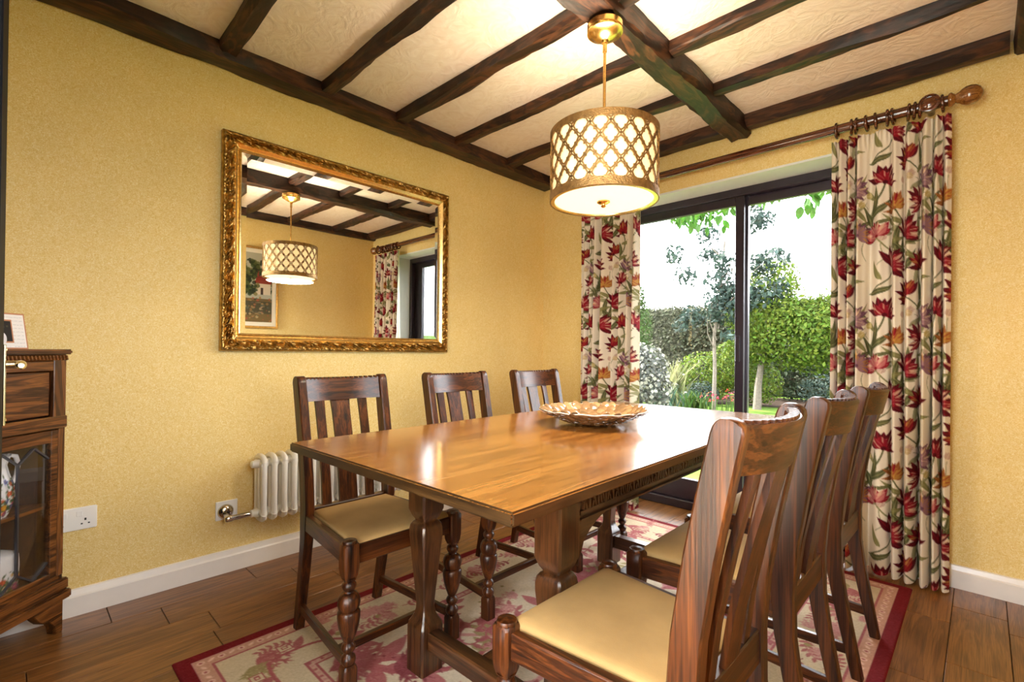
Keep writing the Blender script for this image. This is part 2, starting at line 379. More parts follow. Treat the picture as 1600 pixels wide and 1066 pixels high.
# added glazed door behind the camera, out of view, letting in fill daylight
m = MB(); y0, y1 = YN-.14, YN-.09
m.box((1.56, y0, 0), (1.64, y1, 2.1)); m.box((2.50, y0, 0), (2.58, y1, 2.1)); m.box((1.64, y0, 2.0), (2.50, y1, 2.1)); m.box((1.64, y0, 0), (2.50, y1, .12))
d2 = struct(m.build('door_fill', white_paint, bevel=.003), 'unseen white glazed door added behind the camera to let in fill daylight', 'door')
MB().box((1.64, y0+.02, .12), (2.50, y0+.026, 2.0)).build('pane', glass, d2)
m = MB()  # added side window, out of view, for fill daylight on the left wall
for a, b in (((-2.86, .85), (-2.80, 2.12)), ((-2.16, .85), (-2.10, 2.12)), ((-2.80, .85), (-2.16, .92)), ((-2.80, 2.05), (-2.16, 2.12))): m.box((XR+.12, a[0], a[1]), (XR+.17, b[0], b[1]))
w2 = struct(m.build('window_fill', white_paint, bevel=.003), 'unseen white side window added in the right wall to let in fill daylight', 'window')
MB().box((XR+.14, -2.80, .92), (XR+.146, -2.16, 2.05)).build('pane', glass, w2)
# baseboards
def board(name, a, b, axis, face):
    h = .10; t = .018
    prof = [(0, 0), (t, 0), (t, h-.028), (t*.75, h-.022), (t*.45, h-.003), (0, h)]
    m = MB(); n = len(prof); vs = []
    for e in (a, b):
        for p, z in prof:
            vs.append((face+p, e, z) if axis == 'y' else (e, face-p, z))
    m.add(vs, [tuple(range(n)), tuple(range(n, 2*n))]+[(i, (i+1) % n, n+(i+1) % n, n+i) for i in range(n)])
    return struct(m.build(name, white_paint), None)
bb = board('baseboard_left', YA, 0, 'y', 0.0); struct(bb, 'white skirting board along the mirror wall', 'baseboard')
bb = board('baseboard_back', WX1+.01, XR-.0005, 'x', 0.0); struct(bb, 'white skirting board right of the garden window', 'baseboard')
bb = board('baseboard_corner', .019, WX0-.01, 'x', 0.0); struct(bb, 'white skirting board in the far corner behind the left curtain', 'baseboard')

# ceiling beams, hand-hewn
def hewn(name, axis, a, b, c0, c1, z0, z1, mat, amp=.006, seed=0, ch=.012, step=.05):
    rg = np.random.default_rng(seed)
    n = max(4, int((b-a)/step)); t = np.linspace(a, b, n)
    def wob(scale):
        w = rg.normal(size=n+8); w = np.convolve(w, np.ones(3)/3, 'same')[4:4+n]*.7+np.convolve(w, np.ones(8)/8, 'same')[4:4+n]*1.6; return w*scale
    sec = [(c0, z1, 0), (c0, z0+ch, 1), (c0+ch, z0, 2), ((c0+c1)/2, z0, 3), (c1-ch, z0, 4), (c1, z0+ch, 5), (c1, z1, 6)]
    du = {k: wob(amp) for k in range(7)}; dz = {k: wob(amp) for k in range(7)}
    rings = []
    for i in range(n):
        ring = []
        for c, z, k in sec:
            cc = c+(du[k][i] if k in (1, 2, 4, 5) else (du[1][i]*.3 if k == 0 else du[5][i]*.3 if k == 6 else 0)); zz = z+(dz[k][i]*.6 if 0 < k < 6 else 0)
            ring.append((t[i], cc, zz) if axis == 'x' else (cc, t[i], zz))
        rings.append(ring)
    return MB().loft(rings).build(name, mat, ceiling, smooth=True, angle=28)
hewn('wall_beam', 'y', -3.47, -.004, .002, .14, ZB, ZC+.01, beam_y, .0065, 1)
hewn('wall_beam', 'x', .14, 1.43, -.11, -.002, ZB, ZC+.01, beam_x, .0075, 2)
hewn('wall_beam', 'x', 1.54, 2.585, -.11, -.002, ZB, ZC+.01, beam_x, .003, 3, ch=.03)
hewn('wall_beam', 'y', -3.0, -.004, 2.595, XR-.002, ZB-.004, ZC+.01, beam_y, .003, 4)
hewn('main_beam', 'y', -3.0, -.015, 1.425, 1.548, 2.268, ZC+.01, beam_y, .008, 5, ch=.016, step=.035)
for i, yj in enumerate((-2.79, -2.33, -1.879, -1.450, -1.028, -.570)):
    hewn('joist', 'x', .13, 1.43, yj, yj+.068, 2.318, ZC+.01, beam_x, .0075, 10+i, ch=.010)
    hewn('joist', 'x', 1.54, 2.60, yj+.03, yj+.098, 2.318, ZC+.01, beam_x, .0075, 20+i, ch=.010)

# garden window: reveal, frame, sliding sashes
win = struct(link('window_1', None), 'dark framed sliding patio window onto the garden', 'window')
m = MB().box((WX0, -.001, 0), (WX0+.012, .19, WZ)); m.box((WX1-.012, -.001, 0), (WX1, .19, WZ)); m.box((WX0+.012, -.001, WZ-.012), (WX1-.012, .19, WZ))
m.build('reveal', reveal_m, win)
YF0, YF1 = .19, .25
m = MB().box((WX0, YF0, 0), (WX0+.05, YF1, WZ)); m.box((WX1-.05, YF0, 0), (WX1, YF1, WZ)); m.box((WX0+.05, YF0, WZ-.06), (WX1-.05, YF1, WZ)); m.box((WX0+.05, YF0-.03, .0), (WX1-.05, YF1, .055))
m.build('outer_frame', frame_dark, win, bevel=.003)
def sash(x0, x1, y, st, s2=None):
    s2 = s2 or st
    s = MB().box((x0, y, .055), (x0+st, y+.035, WZ-.06)); s.box((x1-s2, y, .055), (x1, y+.035, WZ-.06)); s.box((x0+st, y, WZ-.115), (x1-s2, y+.035, WZ-.06)); s.box((x0+st, y, .055), (x1-s2, y+.035, .19))
    o = s.build('sash', frame_dark, win, bevel=.003)
    MB().box((x0+st, y+.014, .19), (x1-s2, y+.020, WZ-.115)).build('pane', glass, o)
    return o
sash(WX0+.05, 1.448, .200, .052)
sash(1.415, WX1-.05, .237, .045, .13)
h_ = MB().box((1.405, .180, .98), (1.43, .200, 1.14)).build('pull_handle', frame_dark, win, bevel=.004)

# ------------------------------------------------------------------ door and its brass handle (left edge of the picture)
door = struct(link('door_1', None, None, (0, 0, 0)), 'dark painted open door at the left edge with brass lever', 'door')
MB().box((.745, -2.998, .008), (1.495, -2.9525, 2.02)).build('leaf', door_dark, door, bevel=.002)
bp = MB().box((.756, -2.9525, .835), (.796, -2.9475, 1.035)).build('backplate', brass, door, bevel=.0015)
m = MB().tube([(.776, -2.9475, .985), (.776, -2.930, .985), (.780, -2.924, .985), (.792, -2.922, .985), (.835, -2.922, .984), (.845, -2.922, .984)], [.010, .010, .0105, .011, .010, .006], 12)
m.build('lever', brass, bp, smooth=True, angle=50)
for z in (1.022, .848): MB().lathe([(.004, -2.9478), (.004, -2.9462), (.002, -2.9455)], 10, (.776, 0, z), 'y').build('screw', brass, bp, smooth=True)

# ------------------------------------------------------------------ prints drawn in code
def hexagon(a): return a
class Canvas:
    def __init__(s, w, h, res, bgc, wrap=False):
        s.nx, s.ny = int(round(w/res))+(0 if wrap else 1), int(round(h/res))+(0 if wrap else 1)
        s.w, s.h, s.res, s.wrap = w, h, res, wrap
        s.a = np.ones((s.nx, s.ny, 3))*np.asarray(bgc, float)
        s.X, s.Y = np.meshgrid(np.arange(s.nx)*res, np.arange(s.ny)*res, indexing='ij')
    def local(s, cx, cy, ang, rad):
        if s.wrap:
            dx = (s.X-cx+s.w/2) % s.w-s.w/2; dy = (s.Y-cy+s.h/2) % s.h-s.h/2; sl = (slice(None), slice(None))
        else:
            i0, i1 = max(0, int((cx-rad)/s.res)), min(s.nx, int((cx+rad)/s.res)+2); j0, j1 = max(0, int((cy-rad)/s.res)), min(s.ny, int((cy+rad)/s.res)+2)
            if i1 <= i0 or j1 <= j0: return None
            sl = (slice(i0, i1), slice(j0, j1)); dx = s.X[sl]-cx; dy = s.Y[sl]-cy
        c, n = math.cos(ang), math.sin(ang)
        return sl, dx*c+dy*n, -dx*n+dy*c
    def blend(s, sl, mask, col):
        mask = np.clip(mask, 0, 1)[..., None]; s.a[sl] = s.a[sl]*(1-mask)+np.asarray(col, float)*mask
    def petal(s, x, y, ang, Ln, Wd, col, col2=None, alpha=1, p=.8, streak=5, curve=0):
        q = s.local(x, y, ang, Ln*1.2)
        if q is None: return
        sl, a, t = q; u = np.clip(a/Ln, 0, 1); t = t-curve*Ln*u*u
        hw = Wd*np.sin(PI*u**p); e = s.res*.7
        mask = np.clip((hw-np.abs(t))/e+.5, 0, 1)*((a > 0) & (a < Ln))*alpha
        s.blend(sl, mask, col)
        if col2 is not None:
            st = np.clip(np.sin(t/max(Wd, 1e-6)*streak+a/Ln*4)*.9, 0, 1)*np.clip(1.1-np.abs(t)/(Wd+1e-9), 0, 1)
            s.blend(sl, mask*st*.85, col2)
    def stroke(s, pts, w, col, alpha=1):
        for (x0, y0), (x1, y1) in zip(pts[:-1], pts[1:]):
            l = math.hypot(x1-x0, y1-y0); q = s.local(x0, y0, math.atan2(y1-y0, x1-x0), l+3*w)
            if q is None: continue
            sl, a, t = q; d = np.hypot(a-np.clip(a, 0, l), t)
            s.blend(sl, np.clip((w-d)/(s.res*.7)+.5, 0, 1)*alpha, col)
    def disc(s, x, y, r, col, alpha=1, ry=None):
        q = s.local(x, y, 0, max(r, ry or r)+3*s.res)
        if q is None: return
        sl, a, t = q; d = np.hypot(a, t*(r/(ry or r))); s.blend(sl, np.clip((r-d)/(s.res*.7)+.5, 0, 1)*alpha, col)
    def rect(s, x0, y0, x1, y1, col, alpha=1):
        m = ((s.X >= x0) & (s.X <= x1) & (s.Y >= y0) & (s.Y <= y1))*alpha
        s.blend((slice(None), slice(None)), m.astype(float), col)
    def sample(s, x, y):
        fx, fy = x/s.res, y/s.res; i = np.floor(fx).astype(int); j = np.floor(fy).astype(int); fx = (fx-i)[..., None]; fy = (fy-j)[..., None]
        g = lambda a, b: s.a[a % s.nx, b % s.ny]
        return g(i, j)*(1-fx)*(1-fy)+g(i+1, j)*fx*(1-fy)+g(i, j+1)*(1-fx)*fy+g(i+1, j+1)*fx*fy

# ---- rug
RX0, RX1, RY0, RY1 = .622, 2.288, -2.566, -.175
def paint_rug():
    w, h = RX1-RX0, RY1-RY0
    cream, rose, pale, red, olive, dk = (206, 188, 156), (166, 92, 92), (194, 138, 130), (116, 18, 26), (154, 138, 92), (138, 66, 70)
    c = Canvas(w, h, .0042, red)
    c.rect(.042, .042, w-.042, h-.042, (196, 150, 128))
    # guilloche band
    def band(d, wd, colA, colB, step, r):
        for side in range(4):
            Ls = w if side % 2 == 0 else h
            n = int((Ls-2*d)/step); st = (Ls-2*d)/n
            for i in range(n+1):
                t = d+i*st
                x, y = ((t, d), (w-d, t), (t, h-d), (d, t))[side]
                a0 = 0 if side % 2 == 0 else PI/2
                if i % 2: c.petal(x-.6*r*math.cos(a0+.6), y-.6*r*math.sin(a0+.6), a0+.6, r*1.5, r*.32, colA)
                else:
                    c.disc(x, y, r*.6, colA); c.disc(x, y, r*.3, colB)
    c.rect(.042, .042, w-.042, .048, pale); c.rect(.042, .042, .048, h-.042, pale)
    band(.066, .03, (226, 190, 170), rose, .03, .018)
    c.rect(.090, .090, w-.090, h-.090, rose); c.rect(.098, .098, w-.098, h-.098, cream)
    # inner frame
    f = .30
    for d, col in ((f, rose), (f+.007, (200, 160, 140)), (f+.024, rose), (f+.032, (210, 192, 164))):
        c.rect(d, d, w-d, h-d, col)
    for side in range(4):
        Ls = w if side % 2 == 0 else h
        for i in range(int((Ls-2*f)/.022)):
            t = f+.012+i*.022; d = f+.0155
            x, y = ((t, d), (w-d, t), (t, h-d), (d, t))[side]; c.disc(x, y, .006, pale if i % 2 else rose)
    # motifs are drawn in one quarter and mirrored
    def sym(fn):
        for sx in (0, 1):
            for sy in (0, 1):
                fn(lambda x, sx=sx: w-x if sx else x, lambda y, sy=sy: h-y if sy else y, lambda a, sx=sx, sy=sy: (PI-a if sx else a) if not sy else (a-PI if sx else -a))
    def acanthus(X, Y, A, x, y, a, s, col, col2):
        for k, (da, l) in enumerate(((-.9, .55), (-.5, .8), (-.15, 1), (.2, .95), (.55, .75), (.95, .5))):
            
            c.petal(X(x), Y(y), A(a+da), s*l, s*.06, col, col2 if k % 2 else None, .92, streak=9)
            for q in (.45, .7): c.petal(X(x+s*l*q*math.cos(a+da)), Y(y+s*l*q*math.sin(a+da)), A(a+da+.7), s*.22, s*.035, col, None, .9); c.petal(X(x+s*l*q*math.cos(a+da)), Y(y+s*l*q*math.sin(a+da)), A(a+da-.7), s*.22, s*.035, col, None, .9)
    def scroll(X, Y, A, x, y, a, s, turn, col):
        pts = []; ang = a; px, py = x, y
        for k in range(26):
            pts.append((X(px), Y(py))); st = s*.075*(1-k/34); px += st*math.cos(ang); py += st*math.sin(ang); ang += turn*(.05+.011*k)
            if k % 4 == 2: c.petal(X(px), Y(py), A(ang-turn*1.0), s*.24, s*.05, col, None, .9)
        c.stroke(pts, s*.018, col); c.disc(*pts[-1], s*.04, col)
    def sprig(X, Y, A, x, y, a, s, col):
        px, py, ang = x, y, a; pts = [(X(x), Y(y))]
        for k in range(6):
            px += s*.16*math.cos(ang); py += s*.16*math.sin(ang); ang += .22; pts.append((X(px), Y(py)))
            for sg in (-1, 1): c.petal(X(px), Y(py), A(ang+sg*.9), s*.2, s*.045, col, None, .9)
        c.stroke(pts, s*.012, col)
    rr = random.Random(5)
    def border(X, Y, A):
        acanthus(X, Y, A, .17, .20, .9, .13, rose, pale); acanthus(X, Y, A, .20, .17, .3, .11, olive, (176, 158, 110))
        scroll(X, Y, A, .22, .22, -.2, .34, 1, rose); scroll(X, Y, A, .21, .24, 1.7, .34, -1, rose)
        for t in (.44, .60, .74):
            sprig(X, Y, A, t-.06, .2+.03*rr.random(), .1, .16, rose if rr.random() < .7 else dk)
            acanthus(X, Y, A, t, .16, .6, .075, pale, rose)
        for t in (.46, .62, .80, .97, 1.12):
            sprig(X, Y, A, .19+.03*rr.random(), t-.07, PI/2-.3, .16, rose if rr.random() < .7 else dk)
            acanthus(X, Y, A, .16, t, 1.0, .08, pale, rose); c.disc(X(.22), Y(t), .012, olive)
        # key squares
        for (x, y) in ((.27, .17), (.17, .29)):
            for r, col in ((.022, rose), (.017, cream), (.010, rose), (.005, cream)): c.rect(min(X(x-r), X(x+r)), min(Y(y-r), Y(y+r)), max(X(x-r), X(x+r)), max(Y(y-r), Y(y+r)), col)
    sym(border)
    def field(X, Y, A):
        scroll(X, Y, A, .36, .40, .35, .62, 1, rose); scroll(X, Y, A, .40, .37, 1.15, .62, -1, rose)
        acanthus(X, Y, A, .37, .38, .78, .24, rose, pale); acanthus(X, Y, A, .52, .50, .9, .19, dk, rose)
        scroll(X, Y, A, .50, .72, .9, .5, -1, pale); scroll(X, Y, A, .45, .95, .2, .5, 1, rose)
        acanthus(X, Y, A, .60, .86, 1.8, .2, rose, pale); sprig(X, Y, A, .40, .62, 1.2, .3, rose); sprig(X, Y, A, .66, .62, 1.4, .28, olive)
        acanthus(X, Y, A, .78, 1.12, .4, .2, rose, (205, 150, 140)); sprig(X, Y, A, .62, .42, .3, .24, pale)
        for k in range(9): c.disc(X(.42+.03*k), Y(.56-.018*abs(k-4)), .006, dk)
        for k in range(10):
            c.disc(X(.37+rr.random()*.42), Y(.37+rr.random()*.8), .007, olive)
    sym(field)
    def filler(X, Y, A):
        for (x, y, a, q) in fills:
            if q < .4: sprig(X, Y, A, x, y, a, .13, rose)
            elif q < .7: acanthus(X, Y, A, x, y, a, .08, pale, rose)
            else: scroll(X, Y, A, x, y, a, .2, 1 if q < .85 else -1, rose)
    fills = [(rr.uniform(.36, w/2-.05), rr.uniform(.36, h/2-.03), rr.uniform(0, 6.3), rr.random()) for _ in range(13)]+[(rr.uniform(.12, .26), rr.uniform(.3, h/2), rr.uniform(0, 6.3), rr.random()*.7) for _ in range(10)]+[(rr.uniform(.3, w/2), rr.uniform(.12, .26), rr.uniform(0, 6.3), rr.random()*.7) for _ in range(7)]
    sym(filler)
    nz = rng.normal(size=c.a.shape[:2])*5; c.a = np.clip(c.a+nz[..., None], 0, 255); return c
rc = paint_rug()
gx = RX0+rc.X; gy = RY0+rc.Y
P = np.stack([gx, gy, np.full_like(gx, .0062)], -1)
P[0, :, 2] = P[-1, :, 2] = 0.0005; P[:, 0, 2] = P[:, -1, 2] = 0.0005
rug = tag(grid_obj('area_rug', P, lin(rc.a), rug_print), 'cream and rose scroll patterned rug with red border under the dining table', 'rug')

# ---- curtain fabric tile
def paint_fabric():
    ivory = (233, 221, 200); T = Canvas(.46, .62, .0022, ivory, True)
    rd, dk, cr, gd, mv, mvd, pk = (138, 18, 34), (84, 10, 22), (226, 196, 160), (190, 140, 66), (150, 112, 124), (104, 66, 84), (192, 104, 104)
    ol, old, gy = (124, 120, 70), (82, 84, 48), (150, 146, 110)
    R = random.Random(3)
    def stem(x, y, a, l, bend, w=.0022, col=ol):
        pts = []
        for k in range(12):
            pts.append((x, y)); x += l/11*math.cos(a); y += l/11*math.sin(a); a += bend/11
        T.stroke(pts, w, col, .9); return x, y, a
    def leaf(x, y, a, l, w, cv, col, c2=(160, 154, 104)): T.petal(x, y, a, l, w, col, c2, .92, p=.75, streak=7, curve=cv)
    def parrot(x, y, a, s, c1, c2, c3):
        for da in (-1.75, -1.3, -.85, -.4, .05, .5, .95, 1.4, 1.8):
            T.petal(x, y, a+da+R.uniform(-.12, .12), s*R.uniform(.78, 1.05), s*.17, c3, c1, 1, p=.95, streak=9, curve=-.3*math.copysign(1, da))
        for da in (-1.1, -.62, -.18, .3, .75, 1.15):
            T.petal(x-.1*s*math.cos(a), y-.1*s*math.sin(a), a+da+R.uniform(-.1, .1), s*R.uniform(.7, .98), s*.19, c1, c2, 1, p=.9, streak=5+4*R.random(), curve=R.uniform(-.3, .3))
        for k in range(5):
            da = R.uniform(-1.4, 1.4); T.petal(x+.35*s*math.cos(a+da), y+.35*s*math.sin(a+da), a+da, s*.55, s*.05, c2, None, .8)
        T.disc(x-.05*s*math.cos(a), y-.05*s*math.sin(a), s*.10, c3)
    def bud(x, y, a, s, c1, c2):
        for da in (-.32, .32, 0): T.petal(x, y, a+da, s, s*.27, c1, c2, .95, p=.8, streak=6)
    heads = [(.08, .08, 1.3, 0.088, rd, cr, dk), (.25, .16, 2.2, 0.091, rd, gd, dk), (.39, .05, .8, 0.076, mv, cr, mvd), (.13, .30, .9, 0.095, rd, cr, dk), (.35, .30, 1.8, 0.085, rd, gd, dk),
             (.05, .45, 2.0, 0.073, pk, cr, rd), (.24, .44, 1.2, 0.098, rd, cr, dk), (.41, .46, .7, 0.073, mv, gd, mvd), (.15, .57, 1.7, 0.076, gd, rd, (150, 84, 44)), (.34, .585, 2.4, 0.081, rd, cr, dk)]
    for k in range(20):
        leaf(R.random()*.46, R.random()*.62, R.uniform(.2, 2.9), R.uniform(.08, .15), R.uniform(.008, .016), R.choice((-.35, .35)), R.choice((ol, old, gy)))
    for x, y, a, s, *cc in heads:
        ex, ey, ea = stem(x, y, a+PI+R.uniform(-.5, .5), .16, R.uniform(-1.2, 1.2), .0026, R.choice((ol, old)))
        leaf(ex, ey, a+R.uniform(-1.0, -.4), .12, .014, .35, old); leaf((x+ex)/2, (y+ey)/2, a+R.choice((-1.3, 1.3)), .10, .012, -.3, ol)
    for k in range(12):
        ex, ey, ea = stem(R.random()*.46, R.random()*.62, R.uniform(.5, 2.6), .09, R.uniform(-1.2, 1.2), .0015, gy); bud(ex, ey, ea, .034, R.choice([(206, 180, 136), (198, 166, 150), (190, 168, 104)]), (234, 218, 188))
    for h_ in heads: parrot(*h_)
    return T
fab = paint_fabric()
def curtain(label, x0, x1, ztop, zbot, seed, foff, folds, wprint=1.0):
    nu, nv = int((x1-x0)*1.9/.0031), int((ztop-zbot)/.0042)
    u = np.linspace(0, 1, nu)[:, None]; v = np.linspace(0, 1, nv)[None, :]
    rg = np.random.default_rng(seed); a1, a2, a3 = rg.uniform(0, 6, 3)
    wd = x1-x0
    ph = 2*PI*folds*(u+.035*np.sin(2*PI*1.3*u+a1)+.02*np.sin(2*PI*2.7*u+a2))+.35*np.sin(2.2*v+a3)*np.sin(3*u*PI+a1)
    amp = (.016+.024*np.clip(v*1.6, 0, 1))*(1+.3*np.sin(2*PI*1.7*u+a3))
    head = np.clip(1-v*(ztop-zbot)/.09, 0, 1)
    y = -.105+amp*np.sin(ph)+.35*amp*np.sin(2*ph+a2+v)*(1-.4*v)+.006*np.sin(2*PI*folds*3.1*u)*head
    x = x0+wd*(u+.010*np.sin(ph+1.4)*(1-head*.5))+.012*(v-.3)*(u-.5)*2*wd*np.sin(a1)
    z = ztop+(zbot-ztop)*v+.004*np.sin(ph)*v+0*u
    P = np.stack([x+0*v, y, z], -1)
    mid = P[:, nv//2, :2]; s = np.concatenate([[0], np.cumsum(np.hypot(*np.diff(mid, axis=0).T))])
    fx = (s[:, None]+foff[0])*wprint+0*v; fy = z+foff[1]
    Cc = lin(fab.sample(fx, fy))
    o = tag(grid_obj('curtain', P, Cc, cloth_print), label, 'curtain', 'floral curtains at the garden window')
    Q = P[::3, ::8].copy(); Q[..., 1] += .006
    grid_obj('lining', Q, None, lining_m, o)
    return o
curtain('wide floral curtain gathered at the right of the window below the visible finial', 1.965, 2.405, 2.085, .012, 4, (.05, .1), 8.5, .66)
curtain('narrower floral curtain left of the window, between the corner and the glass', .44, .895, 2.085, .012, 9, (.31, .33), 8, .66)

# ---- curtain pole
pole = thing('curtain_pole', 'mahogany wooden curtain pole with rings and a turned ball finial', 'curtain pole', (0, -.1, 2.145))
MB().lathe([(.0225, .335), (.0225, 2.40)], 24, axis='x').build('pole', pole_m, pole, smooth=True)
finp = [(.0225, 0), (.026, .002), (.030, .008), (.030, .014), (.024, .020), (.018, .028), (.022, .034), (.023, .037), (.024, .040), (.033, .050), (.0395, .065), (.041, .082), (.037, .100), (.027, .115), (.012, .124), (.001, .126)]
MB().lathe([(r, 2.395+h*.9) for r, h in finp], 24, axis='x').build('finial', fin_m, pole, smooth=True, angle=60)
MB().lathe([(r, .34-h*.9) for r, h in finp], 24, axis='x').build('finial', fin_m, pole, smooth=True, angle=60)
rd = MB().torus((0, 0, -.007), .0335, .0065).build('ring', pole_m, pole, smooth=True, angle=180); rd.location.x = 1.985
for x in (2.045, 2.065, 2.105, 2.140, 2.185, 2.205, 2.262, 2.283, 2.303, 2.378, .45, .50, .55, .62, .66, .74, .79, .86):
    o = link('ring', rd.data, pole); o.location.x = x; o.rotation_euler = (0, random.uniform(-.1, .1), random.uniform(-.12, .12))
for x in (2.335, .40):
    b_ = MB().lathe([(.014, .10), (.014, .024), (.028, .020), (.030, -.022), (.034, -.026), (.038, -.030), (.038, -.034), (.030, -.037), (.024, -.035), (.014, -.040), (.001, -.041)], 20, axis='y').build('bracket', pole_m, pole, smooth=True, angle=45)
    b_.location.x = x

# ------------------------------------------------------------------ wall mirror
def mirror():
    t = thing('wall_mirror', 'large wall mirror in an ornate gilt frame above the chairs', 'mirror', (0, -1.63, 1.02))
    w, h, fw = 1.30, 1.01, .082
    # profile: (distance from outer edge inward, depth from wall)
    prof = [(0, .001), (0, .028), (.004, .033), (.009, .035)]+[(.009+.040*k/16, .034+.010*math.sin(PI*k/16)) for k in range(1, 17)]+[(.051, .034), (.053, .036), (.060, .032), (.066, .027), (.069, .026), (.071, .029), (.073, .031), (.075, .029), (.077, .026), (.082, .020)]
    corners = [(-w/2, 0), (w/2, 0), (w/2, h), (-w/2, h)]
    rings = []; step = .0034
    per = []
    for c in range(4):
        (ya, za), (yb, zb) = corners[c], corners[(c+1) % 4]
        L = math.hypot(yb-ya, zb-za); n = int(L/step)
        for i in range(n): per.append((c, i/n, L))
    ins = [(1, 1), (-1, 1), (-1, -1), (1, -1)]
    for c, tt, L in per:
        (ya, za), (yb, zb) = corners[c], corners[(c+1) % 4]; i0, i1 = ins[c], ins[(c+1) % 4]
        sdist = tt*L; row = []
        for d, x in prof:
            A = (ya+i0[0]*d, za+i0[1]*d); B = (yb+i1[0]*d, zb+i1[1]*d)
            py, pz = A[0]+(B[0]-A[0])*tt, A[1]+(B[1]-A[1])*tt
            dx = 0
            if .010 < d < .050:
                v = (d-.010)/.04; q = sdist/.060*2*PI
                e_ = math.sin(PI*v)**.6; sw = math.sin(q+4.5*math.sin(v*PI*2+q*.5)); s2 = math.sin(q*2+6*v+3*math.sin(q+v*5)); dx = e_*(.009*math.copysign(abs(sw)**.6, sw)+.0045*s2)-.002
            if .0705 < d < .0755: dx = .0018*math.sin(sdist/.008*2*PI)
            row.append((x+dx, py, pz))
        rings.append(row)
    rings.append(rings[0])
    nrow = len(prof); vs = [p for r in rings[:-1] for p in r]; n = len(rings)-1; fo, fi = [], []
    for k in range(n):
        for i in range(nrow-1):
            a, b = k*nrow+i, ((k+1) % n)*nrow+i
            (fo if prof[i+1][0] <= .0505 else fi).append((a, b, b+1, a+1))
    for nm, fs, mt in (('carved_border', fo, gold), ('inner_moulding', fi, gold_bright)):
        used = sorted({i for f in fs for i in f}); mp = {u: k for k, u in enumerate(used)}
        MB().add([vs[u] for u in used], [tuple(mp[i] for i in f) for f in fs]).build(nm, mt, t, smooth=True, angle=60)
    # bevelled glass
    g0, bv = .078, .026; y0, y1, z0, z1 = -w/2+g0, w/2-g0, g0, h-g0
    xf, xe = .0215, .0202
    vs = [(xe, y0, z0), (xe, y1, z0), (xe, y1, z1), (xe, y0, z1), (xf, y0+bv, z0+bv), (xf, y1-bv, z0+bv), (xf, y1-bv, z1-bv), (xf, y0+bv, z1-bv), (.004, y0, z0), (.004, y1, z0), (.004, y1, z1), (.004, y0, z1)]
    fs = [(4, 5, 6, 7), (0, 1, 5, 4), (1, 2, 6, 5), (2, 3, 7, 6), (3, 0, 4, 7), (8, 11, 10, 9), (0, 8, 9, 1), (1, 9, 10, 2), (2, 10, 11, 3), (3, 11, 8, 0)]
    MB().add(vs, fs).build('mirror_glass', mirror_m, t)
mirror()

